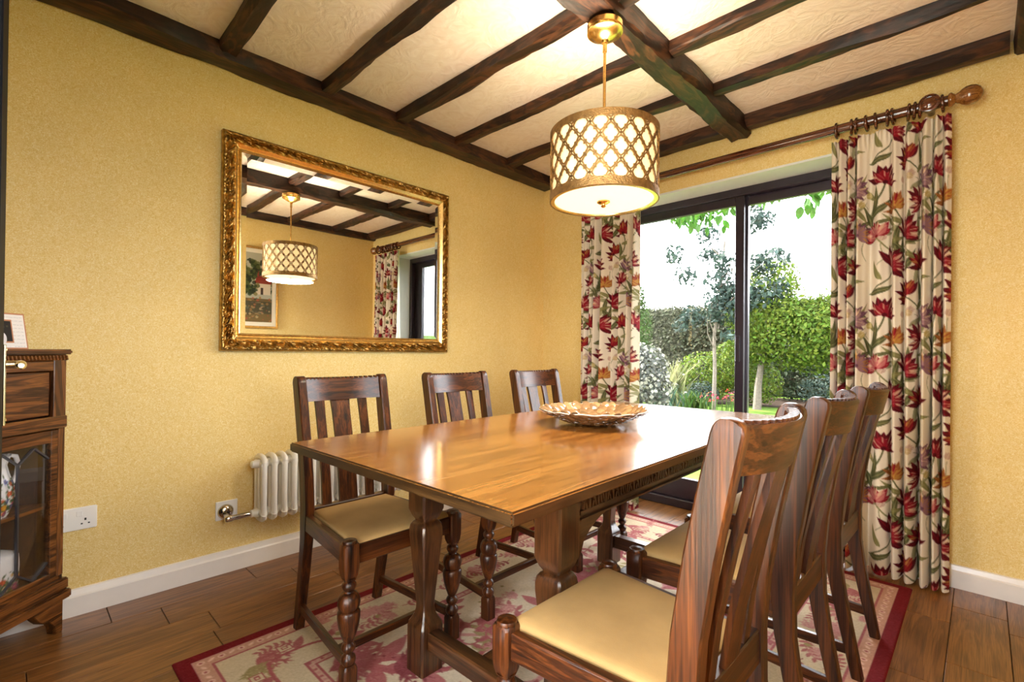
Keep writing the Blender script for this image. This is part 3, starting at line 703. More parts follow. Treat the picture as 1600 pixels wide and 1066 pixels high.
# ------------------------------------------------------------------ dining chairs
def postx(z):
    zs = [0, .12, .24, .34, .45, .56, .70, .82, .93]; xs = [-.058, -.034, -.010, .006, .012, .004, -.018, -.042, -.066]
    return float(np.interp(z, zs, xs))
def bow(y): return -.040*(1-(y/.155)**2)
def make_chair():
    t = thing('dining_chair', '', 'chair')
    for sg in (-1, 1):
        rings = []
        for z in [0, .06, .12, .18, .24, .29, .34, .40, .45, .50, .56, .63, .70, .76, .82, .87, .900, .912, .919, .924]:
            d = float(np.interp(z, [0, .3, .45, .7, .905, .912, .919, .924], [.030, .042, .054, .054, .052, .046, .034, .016])); wd = .033 if z < .912 else .031
            yc = sg*float(np.interp(z, [0, .45, .92], [.160, .164, .168])); xc = postx(z); off = 0 if z < .905 else (.052-d)*.18
            a, b = d/2, wd/2; c = .004 if z < .91 else .003
            rings.append([(xc+off+px, yc+py, z) for px, py in ((a, -b+c), (a, b-c), (a-c, b), (-a+c, b), (-a, b-c), (-a, -b+c), (-a+c, -b), (a-c, -b))])
        MB().loft(rings).build('rear_post', oak['z'], t, smooth=True, angle=40)
    # top rail (bowed)
    ys = np.linspace(-.153, .153, 19); rings = []
    for y in ys:
        e = abs(y)/.153; zlo = .826+.004*e; zhi = .914-.004*(1-e*e)
        x = postx(.87)+bow(y); sl = (postx(zhi)-postx(zlo))
        rings.append([(x+.011-sl*.5, y, zlo), (x+.011+sl*.5, y, zhi), (x-.008+sl*.5, y, zhi), (x-.012+sl*.5, y, zhi-.006), (x-.012-sl*.5, y, zlo)])
    MB().loft(rings).build('top_rail', oak['y'], t, smooth=True, angle=40)
    m = MB()
    for i in range(17):
        y = -.144+.288*i/16; e = abs(y)/.153; zhi = .914-.004*(1-e*e); x = postx(.87)+bow(y)+(postx(zhi)-postx(.826))*.5
        m.box((x-.004, y-.0048, zhi-.003), (x+.013, y+.0048, zhi+.0055))
    m.build('dentil_trim', oak['y'], t)
    for yc, hw in ((-.088, .017), (0, .036), (.088, .017)):
        rings = []
        for z in np.linspace(.448, .835, 12):
            k = hw*(1+.10*math.exp(-((z-.825)/.02)**2)-.03*math.sin((z-.468)/.367*PI)); x = postx(z)+bow(yc)*(.35+.65*(z-.468)/.367)
            rings.append([(x+.006, yc-k, z), (x+.006, yc+k, z), (x-.006, yc+k, z), (x-.006, yc-k, z)])
        MB().loft(rings).build('back_slat', oak['z'], t, smooth=True, angle=30)
    # seat frame
    MB().box((.376, -.176, .378), (.400, .176, .436)).build('seat_front_rail', oak['y'], t, bevel=.003)
    MB().box((-.008, -.150, .378), (.020, .150, .452)).build('seat_back_rail', oak['y'], t, bevel=.003)
    for sg in (-1, 1):
        q = MB().prism([(.026, sg*.178), (.366, sg*.2095), (.366, sg*.186), (.026, sg*.154)], .378, .436)
        q.build('seat_side_rail', oak['x'], t, bevel=.003)
    # drop-in pad
    nx, ny = 15, 15; rings = []
    for lay, (inset, z) in enumerate(((0, .425), (0, .438), (.002, .443), (.006, .447), (.014, .451), (.035, .456), (.07, .459), (.12, .4605))):
        x0, x1 = .026+inset, .392-inset; w0, w1 = .150-inset, .184-inset; c = .010 if inset < .03 else .02
        rings.append([(x0, -w0, z), (x1-c, -w1, z), (x1, -w1+c, z), (x1, w1-c, z), (x1-c, w1, z), (x0, w0, z)])
    MB().loft(rings).build('seat_pad', velour, t, smooth=True, angle=70)
    # front legs
    for sg in (-1, 1):
        c = (.388, sg*.1975, 0)
        m = MB().sqlathe([(.0215, .000), (.0215, .072), (.019, .080), (.017, .084)], c, .22)
        prof = [(.016, .083), (.0215, .092), (.0225, .100), (.0205, .108), (.014, .114), (.0125, .119), (.020, .128), (.0215, .136), (.018, .144), (.0125, .150), (.016, .156), (.023, .175), (.030, .200), (.0335, .225), (.0335, .240), (.030, .246), (.027, .248)]
        m.lathe(prof, 20, c)
        m.lathe([(.027, .248), (.031, .254), (.034, .268), (.0325, .282), (.026, .294), (.016, .300)], 32, c, mod=lambda a, h: 1-.055*(.5+.5*math.cos(9*a)))
        m.lathe([(.016, .299), (.0135, .303), (.020, .312), (.022, .319), (.020, .326), (.014, .332), (.017, .338), (.022, .343)], 20, c)
        m.sqlathe([(.016, .336), (.0215, .352), (.0238, .372), (.024, .40), (.024, .440), (.020, .446)], c, .22)
        m.lathe([(.022, .444), (.023, .449), (.021, .453), (.014, .4525), (.010, .454), (.001, .455)], 16, c)
        m.build('leg', oak['z'], t, smooth=True, angle=38)
    for sg in (-1, 1):
        q = MB().prism([(-.040, sg*.152), (.372, sg*.190), (.372, sg*.206), (-.040, sg*.170)], .068, .098)
        q.build('stretcher', oak['x'], t, bevel=.002)
    MB().box((.292, -.184, .070), (.312, .184, .096)).build('stretcher', oak['y'], t, bevel=.002)
    return t
ZR = .0062
chair0 = make_chair()
cs = [((.759, -2.030), 0, 'oak dining chair by the radiator, nearest of three along the mirror wall'),
      ((.757, -1.455), 0, 'middle oak dining chair of three along the mirror wall'),
      ((.757, -.885), 0, 'oak dining chair beside the far corner, farthest along the mirror wall'),
      ((2.168, -2.000), PI, 'nearest oak dining chair with its back to the right wall, large in the foreground'),
      ((2.170, -1.460), PI, 'second oak dining chair from the foreground on the right side of the table'),
      ((2.170, -.905), PI, 'oak dining chair in front of the wide right curtain, farthest on the right side')]
for i, ((x, y), rz, lb) in enumerate(cs):
    o = chair0 if i == 0 else copy_tree(chair0)
    o.location = (x, y, ZR); o.rotation_euler = (0, 0, rz+(0, .0, .0, .0, .01, -.01)[i]); tag(o, lb, 'chair', 'oak dining chairs around the table')

# ------------------------------------------------------------------ dining table
def make_table():
    t = thing('dining_table', 'long oak refectory dining table with golden top and baluster legs', 'table', (1.468, -1.462, ZR), math.radians(1.3))
    hw, hl, zt = .447, .893, .749
    m = MB().box((-hw, -hl, zt-.027), (hw, hl, zt))
    top = m.build('table_top', oak_top, t, bevel=.004, seg=2)
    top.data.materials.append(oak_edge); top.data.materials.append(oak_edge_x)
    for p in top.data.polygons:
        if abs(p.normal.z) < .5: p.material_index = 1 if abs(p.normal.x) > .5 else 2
    lx = .265; LY = {-1: -.530, 1: .585}; yA, yB = LY[-1]+.0425, LY[1]-.0425
    prof = [(.0425, 0), (.0425, .140), (.040, .152), (.033, .164), (.026, .178), (.0225, .195), (.022, .210), (.025, .25), (.031, .32), (.037, .39), (.0405, .43), (.0405, .450), (.038, .464), (.031, .474), (.026, .477), (.0265, .481), (.034, .492), (.0425, .515), (.0425, zt-.0275)]
    for sx in (-1, 1):
        for sy in (-1, 1):
            MB().sqlathe(prof, (sx*lx, LY[sy], 0), .14).build('leg', oak_leg, t, smooth=True, angle=30)
    z1 = zt-.0275
    for sx in (-1, 1):
        x0 = sx*(lx+.016); x1 = sx*(lx+.0345)
        low = []
        for k in range(41):
            y = yA+(yB-yA)*k/40; e = min(y-yA, yB-y)
            low.append((y, z1-.122 if e > .19 else z1-.122-.115*(1-math.sqrt(max(0, 1-((.19-e)/.19)**2)))))
        MB().prism(low+[(low[-1][0], z1), (low[0][0], z1)], x0, x1, 'x').build('apron', oak_rail_y, t)
        # carved frieze
        m = MB(); xs = x1; d = sx*.0075; y = yA+.012; O = z1-.046
        def bar(ya, za, yb, zb, w):
            n = Vector((0, yb-ya, zb-za)); n = Vector((0, -n.z, n.y)).normalized()*w
            q = [(ya+n.y, za+n.z), (yb+n.y, zb+n.z), (yb-n.y, zb-n.z), (ya-n.y, za-n.z)]
            m.prism(q, xs-.001*sx, xs+d, 'x')
        m.box((xs-.001*sx, yA, O-.008), (xs+d, yB, z1)); m.box((xs-.001*sx, yA, O-.062), (xs+d, yB, O-.052)); m.box((xs-.001*sx, yA, O-.076), (xs+d*1.3, yB, O-.071))
        kk = 0
        while y < yB-.05:
            if kk % 2 == 0:
                for j in range(6):
                    a, b_ = PI*j/6, PI*(j+1)/6
                    bar(y+.03-.028*math.cos(a), O-.050+.036*math.sin(a), y+.03-.028*math.cos(b_), O-.050+.036*math.sin(b_), .003)
                bar(y+.03, O-.052, y+.03, O-.028, .004); bar(y+.018, O-.052, y+.012, O-.036, .003); bar(y+.042, O-.052, y+.048, O-.036, .003); y += .064
            else:
                bar(y+.006, O-.052, y+.006, O-.008, .0035); bar(y+.022, O-.05, y+.012, O-.012, .003); bar(y+.024, O-.012, y+.034, O-.05, .003); bar(y+.042, O-.052, y+.042, O-.008, .0035); y += .050
            kk += 1
        m.build('carved_frieze', oak_rail_y, t)
    for sy in (-1, 1):
        low = []
        for k in range(31):
            x = -lx+.0425+(2*lx-.085)*k/30; e = min(x+lx-.0425, lx-.0425-x)
            low.append((x, z1-.06 if e > .12 else z1-.06-.09*(1-math.sqrt(max(0, 1-((.12-e)/.12)**2)))))
        MB().prism(low+[(low[-1][0], z1), (low[0][0], z1)], LY[sy]+sy*.010, LY[sy]+sy*.030, 'y').build('apron', oak_rail_x, t)
        MB().box((-lx+.042, LY[sy]-.023, .078), (lx-.042, LY[sy]+.023, .136)).build('end_stretcher', oak_rail_x, t, bevel=.004)
    MB().box((-.024, LY[-1]+.0225, .080), (.024, LY[1]-.0225, .134)).build('centre_stretcher', oak_rail_y, t, bevel=.004)
make_table()

# ------------------------------------------------------------------ shell bowl on the table
def make_bowl():
    ZT = ZR+.749
    t = thing('shell_bowl', 'shallow bowl of overlapping pearly shell petals on the table', 'bowl', (1.435, -1.385, ZT+.0005))
    pearl = plain('capiz_shell', L3(134, 100, 68), .2, coat=.4, var=.28, vscale=32, spec=.7, orand=.45)
    pearl_l = plain('capiz_shell_light', L3(152, 118, 82), .2, coat=.3, var=.15, vscale=32, spec=.7, orand=.4)
    rim_m = plain('bowl_rim', L3(236, 226, 206), .25, coat=.4)
    def rz(s): return .082+.118*s, .004+.050*s**1.25
    wav = lambda a, s: 1+.018*s*math.sin(15*a)
    out = []; inn = []
    prof = [i/10 for i in range(11)]
    def ring(s, off, dz):
        r, z = rz(s); return [(((r+off)*wav(a, s))*math.cos(a), ((r+off)*wav(a, s))*math.sin(a), z+dz+.002*s*math.sin(15*a)) for a in [2*PI*i/60 for i in range(60)]]
    rings = [[(.001*math.cos(2*PI*i/60), .001*math.sin(2*PI*i/60), 0) for i in range(60)]]+[ring(s, 0, 0) for s in prof]+[ring(s, -.002, .004) for s in reversed(prof)]+[[(.001*math.cos(2*PI*i/60), .001*math.sin(2*PI*i/60), .008) for i in range(60)]]
    MB().loft(rings, cap=False).build('body', pearl, t, smooth=True, angle=60)
    # one petal mesh: a slightly cupped disc
    pm = MB(); vs = [(0, 0, .0018)]; n = 12
    for k, (rr, zz) in enumerate(((.5, .0014), (1, -.0006))):
        for i in range(n): a = 2*PI*i/n; w = 1+.07*math.sin(3*a); vs.append((.020*rr*w*math.cos(a), .0165*rr*w*math.sin(a), zz))
    fs = [(0, 1+i, 1+(i+1) % n) for i in range(n)]+[(1+i, 1+n+i, 1+n+(i+1) % n, 1+(i+1) % n) for i in range(n)]
    b0 = 1+2*n
    vs += [(x, y, z-.0012) for x, y, z in vs[1+n:1+2*n]]; fs += [(1+n+i, b0+i, b0+(i+1) % n, 1+n+(i+1) % n) for i in range(n)]+[tuple(range(b0, b0+n))[::-1]]
    pm.add(vs, fs); pme = pm.build('shell_petal', pearl, t, smooth=True, angle=60); pmesh = pme.data
    lm = pmesh.copy(); lm.materials.clear(); lm.materials.append(pearl_l); first = True
    R = random.Random(2)
    for side in (1, -1):
        for s, cnt in ((.12, 14), (.32, 19), (.52, 24), (.72, 28), (.90, 31)):
            for i in range(cnt):
                a = 2*PI*(i+.5*(round(s*10) % 2)+R.uniform(-.15, .15))/cnt; r, z = rz(s); r2, z2 = rz(min(1, s+.02)); sl = math.atan2(z2-z, r2-r)
                if first: o = pme; first = False
                else: o = link('shell_petal', pmesh if side > 0 else lm, t)
                nrm = Vector((math.sin(sl)*math.cos(a), math.sin(sl)*math.sin(a), -math.cos(sl)))*side
                tan = Vector((math.cos(sl)*math.cos(a), math.cos(sl)*math.sin(a), math.sin(sl))); tan = (tan+nrm*.16).normalized()
                bt = nrm.cross(tan).normalized(); nn = tan.cross(bt); q_ = Matrix.Rotation(R.uniform(-.25, .25), 3, bt); tan = q_ @ tan; nn = q_ @ nn
                p = Vector((r*math.cos(a), r*math.sin(a), z+.002))+nrm*(.0032 if side > 0 else .0045)
                o.matrix_local = Matrix(((tan.x, bt.x, nn.x, p.x), (tan.y, bt.y, nn.y, p.y), (tan.z, bt.z, nn.z, max(p.z, .0125)), (0, 0, 0, 1)))
    pts = []
    for i in range(91):
        a = 2*PI*i/90; r, z = rz(1); w = wav(a, 1); pts.append((r*w*math.cos(a), r*w*math.sin(a), z+.003+.002*math.sin(15*a)))
    MB().tube(pts, .0016, 6).build('rim', rim_m, t, smooth=True, angle=180)
make_bowl()

# ------------------------------------------------------------------ pendant lamp
def make_pendant():
    X, Y = 1.486, -1.402
    t = thing('pendant_lamp', 'drum pendant lamp with bronze quatrefoil lattice hanging from the main beam', 'lamp', (X, Y, 1.592))
    ztop = 2.268-1.592-.008; hs = .258; R = .200
    MB().lathe([(.062, ztop), (.066, ztop-.004), (.066, ztop-.022), (.062, ztop-.026), (.066, ztop-.030), (.066, ztop-.034), (.050, ztop-.040), (.046, ztop-.046), (.030, ztop-.056), (.014, ztop-.062), (.011, ztop-.072), (.001, ztop-.073)], 32).build('ceiling_rose', lamp_gold, t, smooth=True, angle=40)
    m = MB().lathe([(.0055, ztop-.07), (.0055, hs-.02)], 12); m.lathe([(.008, ztop-.105), (.008, ztop-.075)], 12); m.torus((0, 0, ztop-.074), .007, .003, 'x', 12, 6)
    m.build('rod', lamp_gold, t, smooth=True)
    # spider holding the shade
    m = MB()
    for k in range(3):
        a = 2*PI*k/3+.4; m.tube([(0, 0, hs-.03), (R*.97*math.cos(a), R*.97*math.sin(a), hs-.016)], .003, 6)
    m.lathe([(.014, hs-.040), (.014, hs-.020)], 12); m.build('spider', lamp_gold, t, smooth=True)
    fab_m = plain('shade_fabric', L3(246, 226, 176), .9, emit=(1.0, .74, .36, 1), es=.40)
    rings = [[((R-.010)*math.cos(2*PI*i/64), (R-.010)*math.sin(2*PI*i/64), z) for i in range(64)] for z in (.012, hs-.004)]+[[((R-.0125)*math.cos(2*PI*i/64), (R-.0125)*math.sin(2*PI*i/64), z) for i in range(64)] for z in (hs-.004, .012)]
    MB().loft(rings+[rings[0]], cap=False).build('shade', fab_m, t, smooth=True, angle=60)
    for z0, z1, nm in ((0, .028, 'lower_band'), (hs-.024, hs, 'upper_band')):
        rr = [(R+.001, z0), (R+.001, z1), (R-.004, z1), (R-.004, z0)]
        rings = [[(r*math.cos(2*PI*i/72), r*math.sin(2*PI*i/72), z) for i in range(72)] for r, z in rr]
        MB().loft(rings+[rings[0]], cap=False).build(nm, bronze, t, smooth=True, angle=40)
    dif = plain('diffuser_glass', L3(250, 240, 215), .5, emit=(1.0, .84, .58, 1), es=.55)
    MB().lathe([(R-.016, .006), (R-.016, .011)], 64).build('diffuser', dif, t, smooth=True, angle=40)
    rr = [(R-.004, .001), (R-.004, .010), (R-.018, .0055), (R-.017, .001)]
    rings = [[(r*math.cos(2*PI*i/72), r*math.sin(2*PI*i/72), z) for i in range(72)] for r, z in rr]
    MB().loft(rings+[rings[0]], cap=False).build('diffuser_rim', gold_bright, t, smooth=True, angle=40)
    MB().lathe([(.004, .006), (.024, .002), (.024, -.002), (.018, -.006), (.008, -.008), (.007, -.013), (.010, -.016), (.006, -.020), (.001, -.021)][::-1], 20).build('finial_knob', lamp_gold, t, smooth=True, angle=45)
    # lattice
    n = 18; cw = 2*PI/n; chh = .086; wr = cw*R
    m = MB(); M_ = 40
    def inner(a, hx, hy):
        # quatrefoil: union of four circles
        ca, sa = math.cos(a), math.sin(a); c, rho = .46, .40; best = 0
        for cx, cy in ((c, 0), (-c, 0), (0, c), (0, -c)):
            bq = ca*cx+sa*cy; disc = bq*bq-(c*c-rho*rho)
            if disc >= 0: best = max(best, bq+math.sqrt(disc))
        return best*ca*hx*.84, best*sa*hy*.84
    def outer(a, hx, hy):
        ca, sa = math.cos(a), math.sin(a); k = 1/(abs(ca)**1.12+abs(sa)**1.12)**(1/1.12)
        k *= 1+.09*math.sin(2*a)**2
        return k*ca*hx*.875, k*sa*hy*.875
    def put(u, z, r): return (r*math.cos(u), r*math.sin(u), z)
    zc = .028+(hs-.052)/2
    for rowi in range(-3, 4):
        z0 = zc+rowi*chh/2
        for c in range(n):
            u0 = (c+.5*(rowi % 2))*cw
            I = [inner(2*PI*i/M_, wr/2, chh/2) for i in range(M_)]; O = [outer(2*PI*i/M_, wr/2, chh/2) for i in range(M_)]
            I2 = []
            for (ix, iz), (ox, oz) in zip(I, O):
                li, lo = math.hypot(ix, iz), math.hypot(ox, oz); k = min(1, (lo-.0050)/max(li, 1e-6)); I2.append((ix*k, iz*k))
            vs = []
            for (r) in (R-.0035, R):
                for P_ in (O, I2): vs += [put(u0+x/R, min(max(z0+z, .012), hs-.012), r) for x, z in P_]
            fs = []
            for i in range(M_):
                j = (i+1) % M_; o0, i0, o1, i1 = 0, M_, 2*M_, 3*M_
                zs = [vs[q][2] for q in (o1+i, o1+j, i1+i, i1+j)]
                if max(zs) <= .0125 or min(zs) >= hs-.0125: continue
                fs += [(o1+i, o1+j, i1+j, i1+i), (o0+i, i0+i, i0+j, o0+j), (o0+i, o0+j, o1+j, o1+i), (i0+i, i1+i, i1+j, i0+j)]
            if not fs: continue
            used = sorted({i for f in fs for i in f}); mp = {q: k for k, q in enumerate(used)}
            m.add([vs[q] for q in used], [tuple(mp[i] for i in f) for f in fs])
            for (dx, dz) in ((wr/2, 0), (0, chh/2)):
                if .03 < z0+dz < hs-.03:
                    ux, zz = u0+dx/R, z0+dz; s_ = .0050
                    for q in range(4):
                        a = PI/2*q+PI/4; b_ = a+.5
                    m.add([put(ux+s_*1.2/R*math.cos(PI/2*q), zz+s_*1.2*math.sin(PI/2*q), r) for r in (R-.003, R+.0006) for q in range(4)], [(0, 3, 2, 1), (4, 5, 6, 7), (0, 1, 5, 4), (1, 2, 6, 5), (2, 3, 7, 6), (3, 0, 4, 7)])
    m.build('lattice', bronze, t)
    # the lamp's own light: down through the diffuser, up out of the open top
    for nm, z, rot, e, sz in (('pendant_light_down', -.024, (0, 0, 0), 7, .34), ('pendant_light_up', hs+.002, (PI, 0, 0), 5, .34)):
        d = bpy.data.lights.new(nm, 'AREA'); d.shape = 'DISK'; d.size = sz; d.energy = e; d.color = (1, .84, .62)
        o = bpy.data.objects.new(nm, d); COL.objects.link(o); o.parent = t; o.location = (0, 0, z); o.rotation_euler = rot
    
make_pendant()

# ------------------------------------------------------------------ radiator with valve, socket
def make_radiator():
    t = thing('column_radiator', 'white column radiator on the wall beside the nearest left chair', 'radiator', (0, 0, 0))
    m = MB()
    for x in (.042, .085, .128):
        m.tube([(x, 0, .248), (x, 0, .262), (x, 0, .50), (x, 0, .516)], [.008, .0135, .0135, .008], 12)
    for z in (.268, .495):
        m.tube([(.034, 0, z), (.136, 0, z)], [.015, .015], 12)
    for z, s in ((.525, 1), (.240, -1)):
        m.tube([(.036, 0, z-s*.024), (.040, 0, z-s*.010), (.060, 0, z), (.085, 0, z+s*.002), (.110, 0, z), (.130, 0, z-s*.010), (.134, 0, z-s*.024)], .0135, 10)
    s0 = m.build('radiator_section', rad_white, t, smooth=True, angle=70); s0.location.y = -2.120
    for i in range(1, 17): link('radiator_section', s0.data, t, (0, -2.120+.046*i, 0))
    for z, nm in ((.495, 'plug'), (.268, 'valve_boss')):
        m = MB().lathe([(.020, -2.128), (.020, -2.146), (.017, -2.150), (.017, -2.160), (.012, -2.164), (.001, -2.164)], 16, (.085, 0, z), 'y'); m.build(nm, rad_white, t, smooth=True, angle=40)
    for z in (.268, .495): MB().tube([(.085, -2.12, z), (.085, -2.12+.046*16, z)], .019, 12).build('header_pipe', rad_white, t, smooth=True)
    MB().lathe([(.010, -2.160), (.012, -2.176), (.012, -2.235), (.015, -2.240), (.015, -2.262), (.010, -2.268), (.001, -2.268)], 16, (.085, 0, .268), 'y').build('valve', chrome, t, smooth=True, angle=45)
    MB().lathe([(.012, .018), (.012, .085)], 16, (0, -2.250, .272), 'x').build('wall_pipe', chrome, t, smooth=True)
    MB().lathe([(.034, .0085), (.033, .014), (.026, .022), (.014, .026), (.014, .008)], 24, (0, -2.244, .280), 'x').build('pipe_collar', chrome, t, smooth=True, angle=40)
    MB().box((.0005, -2.284, .243), (.008, -2.194, .329)).build('wall_plate', plastic_white, t, bevel=.002)
    for y in (-2.05, -1.45): MB().box((.0005, y-.015, .45), (.05, y+.015, .475)).build('wall_bracket', rad_white, t)
make_radiator()
def make_socket():
    t = thing('wall_socket', 'white double wall socket low on the wall beside the cabinet', 'socket', (0, -2.769, .325))
    MB().box((.0005, -.073, 0), (.009, .073, .086)).build('plate', plastic_white, t, bevel=.0025, seg=2)
    for y in (-.038, .038):
        MB().box((.009, y*.55-.009 if y > 0 else y*.62-.009, .052), (.0115, y*.55+.009 if y > 0 else y*.62+.009, .072)).build('switch', plastic_white, t, bevel=.001)
        m = MB().box((.0085, y-.003, .034), (.0094, y+.003, .043)); m.box((.0085, y-.0135, .020), (.0094, y-.0075, .025)); m.box((.0085, y+.0075, .020), (.0094, y+.0135, .025))
        m.build('pin_holes', black_m, t)
make_socket()

# ------------------------------------------------------------------ glazed corner bureau with china
def make_cabinet():
    ang = math.atan2(-.718, .696)
    t = thing('corner_cabinet', 'dark oak corner cabinet with leaded glass door at the left edge', 'cabinet', (.106, -2.800, 0), ang)
    Wd = .828
    body = [(0, 0), (Wd, 0), (Wd, -.09), (.46, -.47), (.37, -.47), (0, -.09)]
    def slab(z0, z1, o=0, oy=0): return [(body[0][0]-o, oy), (Wd+o, oy), (Wd+o, -.09), (.46, -.47), (.37, -.47), (-o, -.09)]
    MB().prism(slab(0, 0, .014, .016), 1.003, 1.021).build('top', cab_x, t, bevel=.005, seg=2)
    for z0, z1, nm in ((.738, .756, 'middle_board'), (.190, .206, 'base_board')): MB().prism(slab(0, 0, 0, -.004), z0, z1).build(nm, cab_x, t)
    MB().prism([(.014, -.022), (Wd-.014, -.022), (Wd-.03, -.09), (.455, -.45), (.375, -.45), (.03, -.09)], .455, .466).build('shelf', cab_x, t)
    m = MB()
    for a, b in (((0, -.002), (0, -.09)), ((0, -.09), (.37, -.47)), ((.37, -.47), (.46, -.47)), ((.46, -.47), (Wd, -.09)), ((Wd, -.09), (Wd, -.002))):
        d = Vector((b[0]-a[0], b[1]-a[1])).normalized(); n = Vector((-d.y, d.x))*.010
        m.prism([a, b, (b[0]+n.x, b[1]+n.y), (a[0]+n.x, a[1]+n.y)], .19, 1.003)
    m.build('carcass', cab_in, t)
    # fall-front stage
    st = .047
    for xa in (0, Wd-st): MB().box((xa, -.018, .756), (xa+st, .004, 1.003)).build('stile', cab_z, t, bevel=.002)
    m = MB().box((st, -.018, .945), (Wd-st, .002, .980)); m.build('upper_rail', cab_x, t, bevel=.002)
    m = MB().box((-.004, -.018, .738), (Wd+.004, .008, .782)); m.build('lower_rail', cab_x, t, bevel=.004)
    fp = MB().box((st+.004, -.020, .786), (Wd-st-.004, -.008, .942)).build('fall_panel', cab_x, t, bevel=.003)
    m = MB(); k = 0; x = -.004
    while x < Wd:
        m.add([(x, .002, .981), (x+.011, .002, .981), (x+.017, .002, 1.001), (x+.006, .002, 1.001), (x+.005, .012, .984), (x+.009, .012, .984), (x+.014, .012, .999), (x+.009, .012, .999)], [(4, 5, 6, 7), (0, 1, 5, 4), (1, 2, 6, 5), (2, 3, 7, 6), (3, 0, 4, 7)]); x += .013
    m.build('carved_moulding', cab_x, t, smooth=True, angle=60)
    # glazed stage
    for xa in (0, Wd-.024): MB().box((xa, -.018, .206), (xa+.024, .002, .738)).build('stile', cab_z, t, bevel=.002)
    d = MB(); d.box((.026, -.016, .208), (.052, .002, .734)); d.box((Wd-.052, -.016, .208), (Wd-.026, .002, .734)); d.box((.052, -.016, .690), (Wd-.052, .002, .734)); d.box((.052, -.016, .208), (Wd-.052, .002, .226))
    dr = d.build('door', cab_x, t, bevel=.002)
    MB().box((.052, -.010, .226), (Wd-.052, -.007, .690)).build('pane', glass, dr)
    m = MB(); cols = [.052+.107*k for k in range(1, 7)]
    def came(a, b):
        v = Vector((b[0]-a[0], b[1]-a[1])); n = Vector((-v.y, v.x)).normalized()*.0028
        m.prism([(a[0]+n.x, a[1]+n.y), (b[0]+n.x, b[1]+n.y), (b[0]-n.x, b[1]-n.y), (a[0]-n.x, a[1]-n.y)], -.0125, -.0045, 'y')
    xs = [.052, .104, .158, .210, .262, .314, .366, .418, .470, .522, .574, .626, .678, .730, Wd-.052]
    for i, x in enumerate(xs):
        if i % 2 == 0 and 0 < i < len(xs)-1: came((x, .268), (x, .634))
    for i in range(len(xs)-1):
        hi = (.634, .680); lo = (.268, .226); a, b = (0, 1) if i % 2 == 0 else (1, 0)
        came((xs[i], hi[a]), (xs[i+1], hi[b])); came((xs[i], lo[a]), (xs[i+1], lo[b]))
    m.build('lead_came', lead, dr)
    m = MB().box((-.016, -.05, .148), (Wd+.016, .012, .190)); m.box((-.020, -.05, .116), (Wd+.020, .020, .148)); m.build('plinth_moulding', cab_x, t, bevel=.006, seg=2)
    for x0, sg in ((0, 1), (Wd, -1)):
        poly = [(x0, 0), (x0+sg*.026, 0), (x0+sg*.032, .030), (x0+sg*.050, .058), (x0+sg*.075, .062), (x0+sg*.095, .085), (x0+sg*.115, .116), (x0, .116)]
        MB().prism(poly, -.030, .004, 'y').build('bracket_foot', cab_x, t, bevel=.002)
    m = MB().box((.39, -.46, 0), (.44, -.41, .19)); m.build('rear_foot', cab_z, t)
    return t, ang
cab, cang = make_cabinet()
def cabp(s, d, z):
    return (.106+.696*s+.718*d, -2.800-.718*s+.696*d, z)
def paint_china(w, h, seed):
    c = Canvas(w, h, .0022, (238, 238, 240)); R = random.Random(seed)
    for k in range(int(w*h*1900)):
        x, y = R.random()*w, h*(.06+.55*R.random()**1.4); a = R.uniform(0, 6.3); s = R.uniform(.006, .012)
        for j in range(4): c.petal(x+.012*math.cos(j*1.7), y+.012*math.sin(j*1.7), a+j*1.6, s*1.5, s*.35, (66, 92, 58))
        col = R.choice([(196, 74, 54), (150, 64, 120), (70, 84, 160), (214, 150, 50), (190, 60, 90)])
        for j in range(5): c.petal(x, y, a+j*1.257, s, s*.38, col)
        c.disc(x, y, s*.22, (230, 190, 80))
    return c
def revolve_print(name, prof, can, seg, parent, mod=None):
    P = np.zeros((seg+1, len(prof), 3)); C = np.zeros_like(P)
    zmin = prof[0][1]
    for i in range(seg+1):
        a = 2*PI*i/seg
        for j, (r, z) in enumerate(prof):
            rr = r*(mod(a, z) if mod else 1); P[i, j] = (rr*math.cos(a), rr*math.sin(a), z)
    xx = np.linspace(0, can.w*.999, seg+1)[:, None]+0*P[..., 2]; yy = np.clip(P[..., 2]-zmin, 0, can.h*.98)
    C = lin(can.sample(xx, yy)); return grid_obj(name, P, C, china_print, parent)
def make_jug():
    p = cabp(.185, -.075, .466); t = thing('china_jug', 'white fluted china jug with painted flowers on the cabinet shelf', 'jug', p, cang)
    prof = []
    for k in range(46):
        z = .20*k/45; r = float(np.interp(z, [0, .01, .03, .06, .10, .14, .17, .20], [.040, .046, .053, .060, .058, .046, .040, .048])); prof.append((max(r, .001), z))
    revolve_print('body', prof, paint_china(.36, .21, 4), 120, t, lambda a, z: 1+.035*math.cos(12*a+z*14)+(.28*max(0, math.cos(a-PI))**8 if z > .17 else 0)*(z-.17)/.03)
    pts = [(-.040, 0, .175), (-.062, 0, .195), (-.084, 0, .188), (-.094, 0, .160), (-.088, 0, .125), (-.074, 0, .095), (-.072, 0, .080), (-.055, 0, .066)]
    MB().tube(pts, [.006, .007, .008, .0075, .0065, .0065, .008, .006], 10).build('handle', china, t, smooth=True, angle=180)
    MB().lathe([(.001, .001), (.038, .001), (.038, .004)], 32).build('foot', china, t, smooth=True)
make_jug()
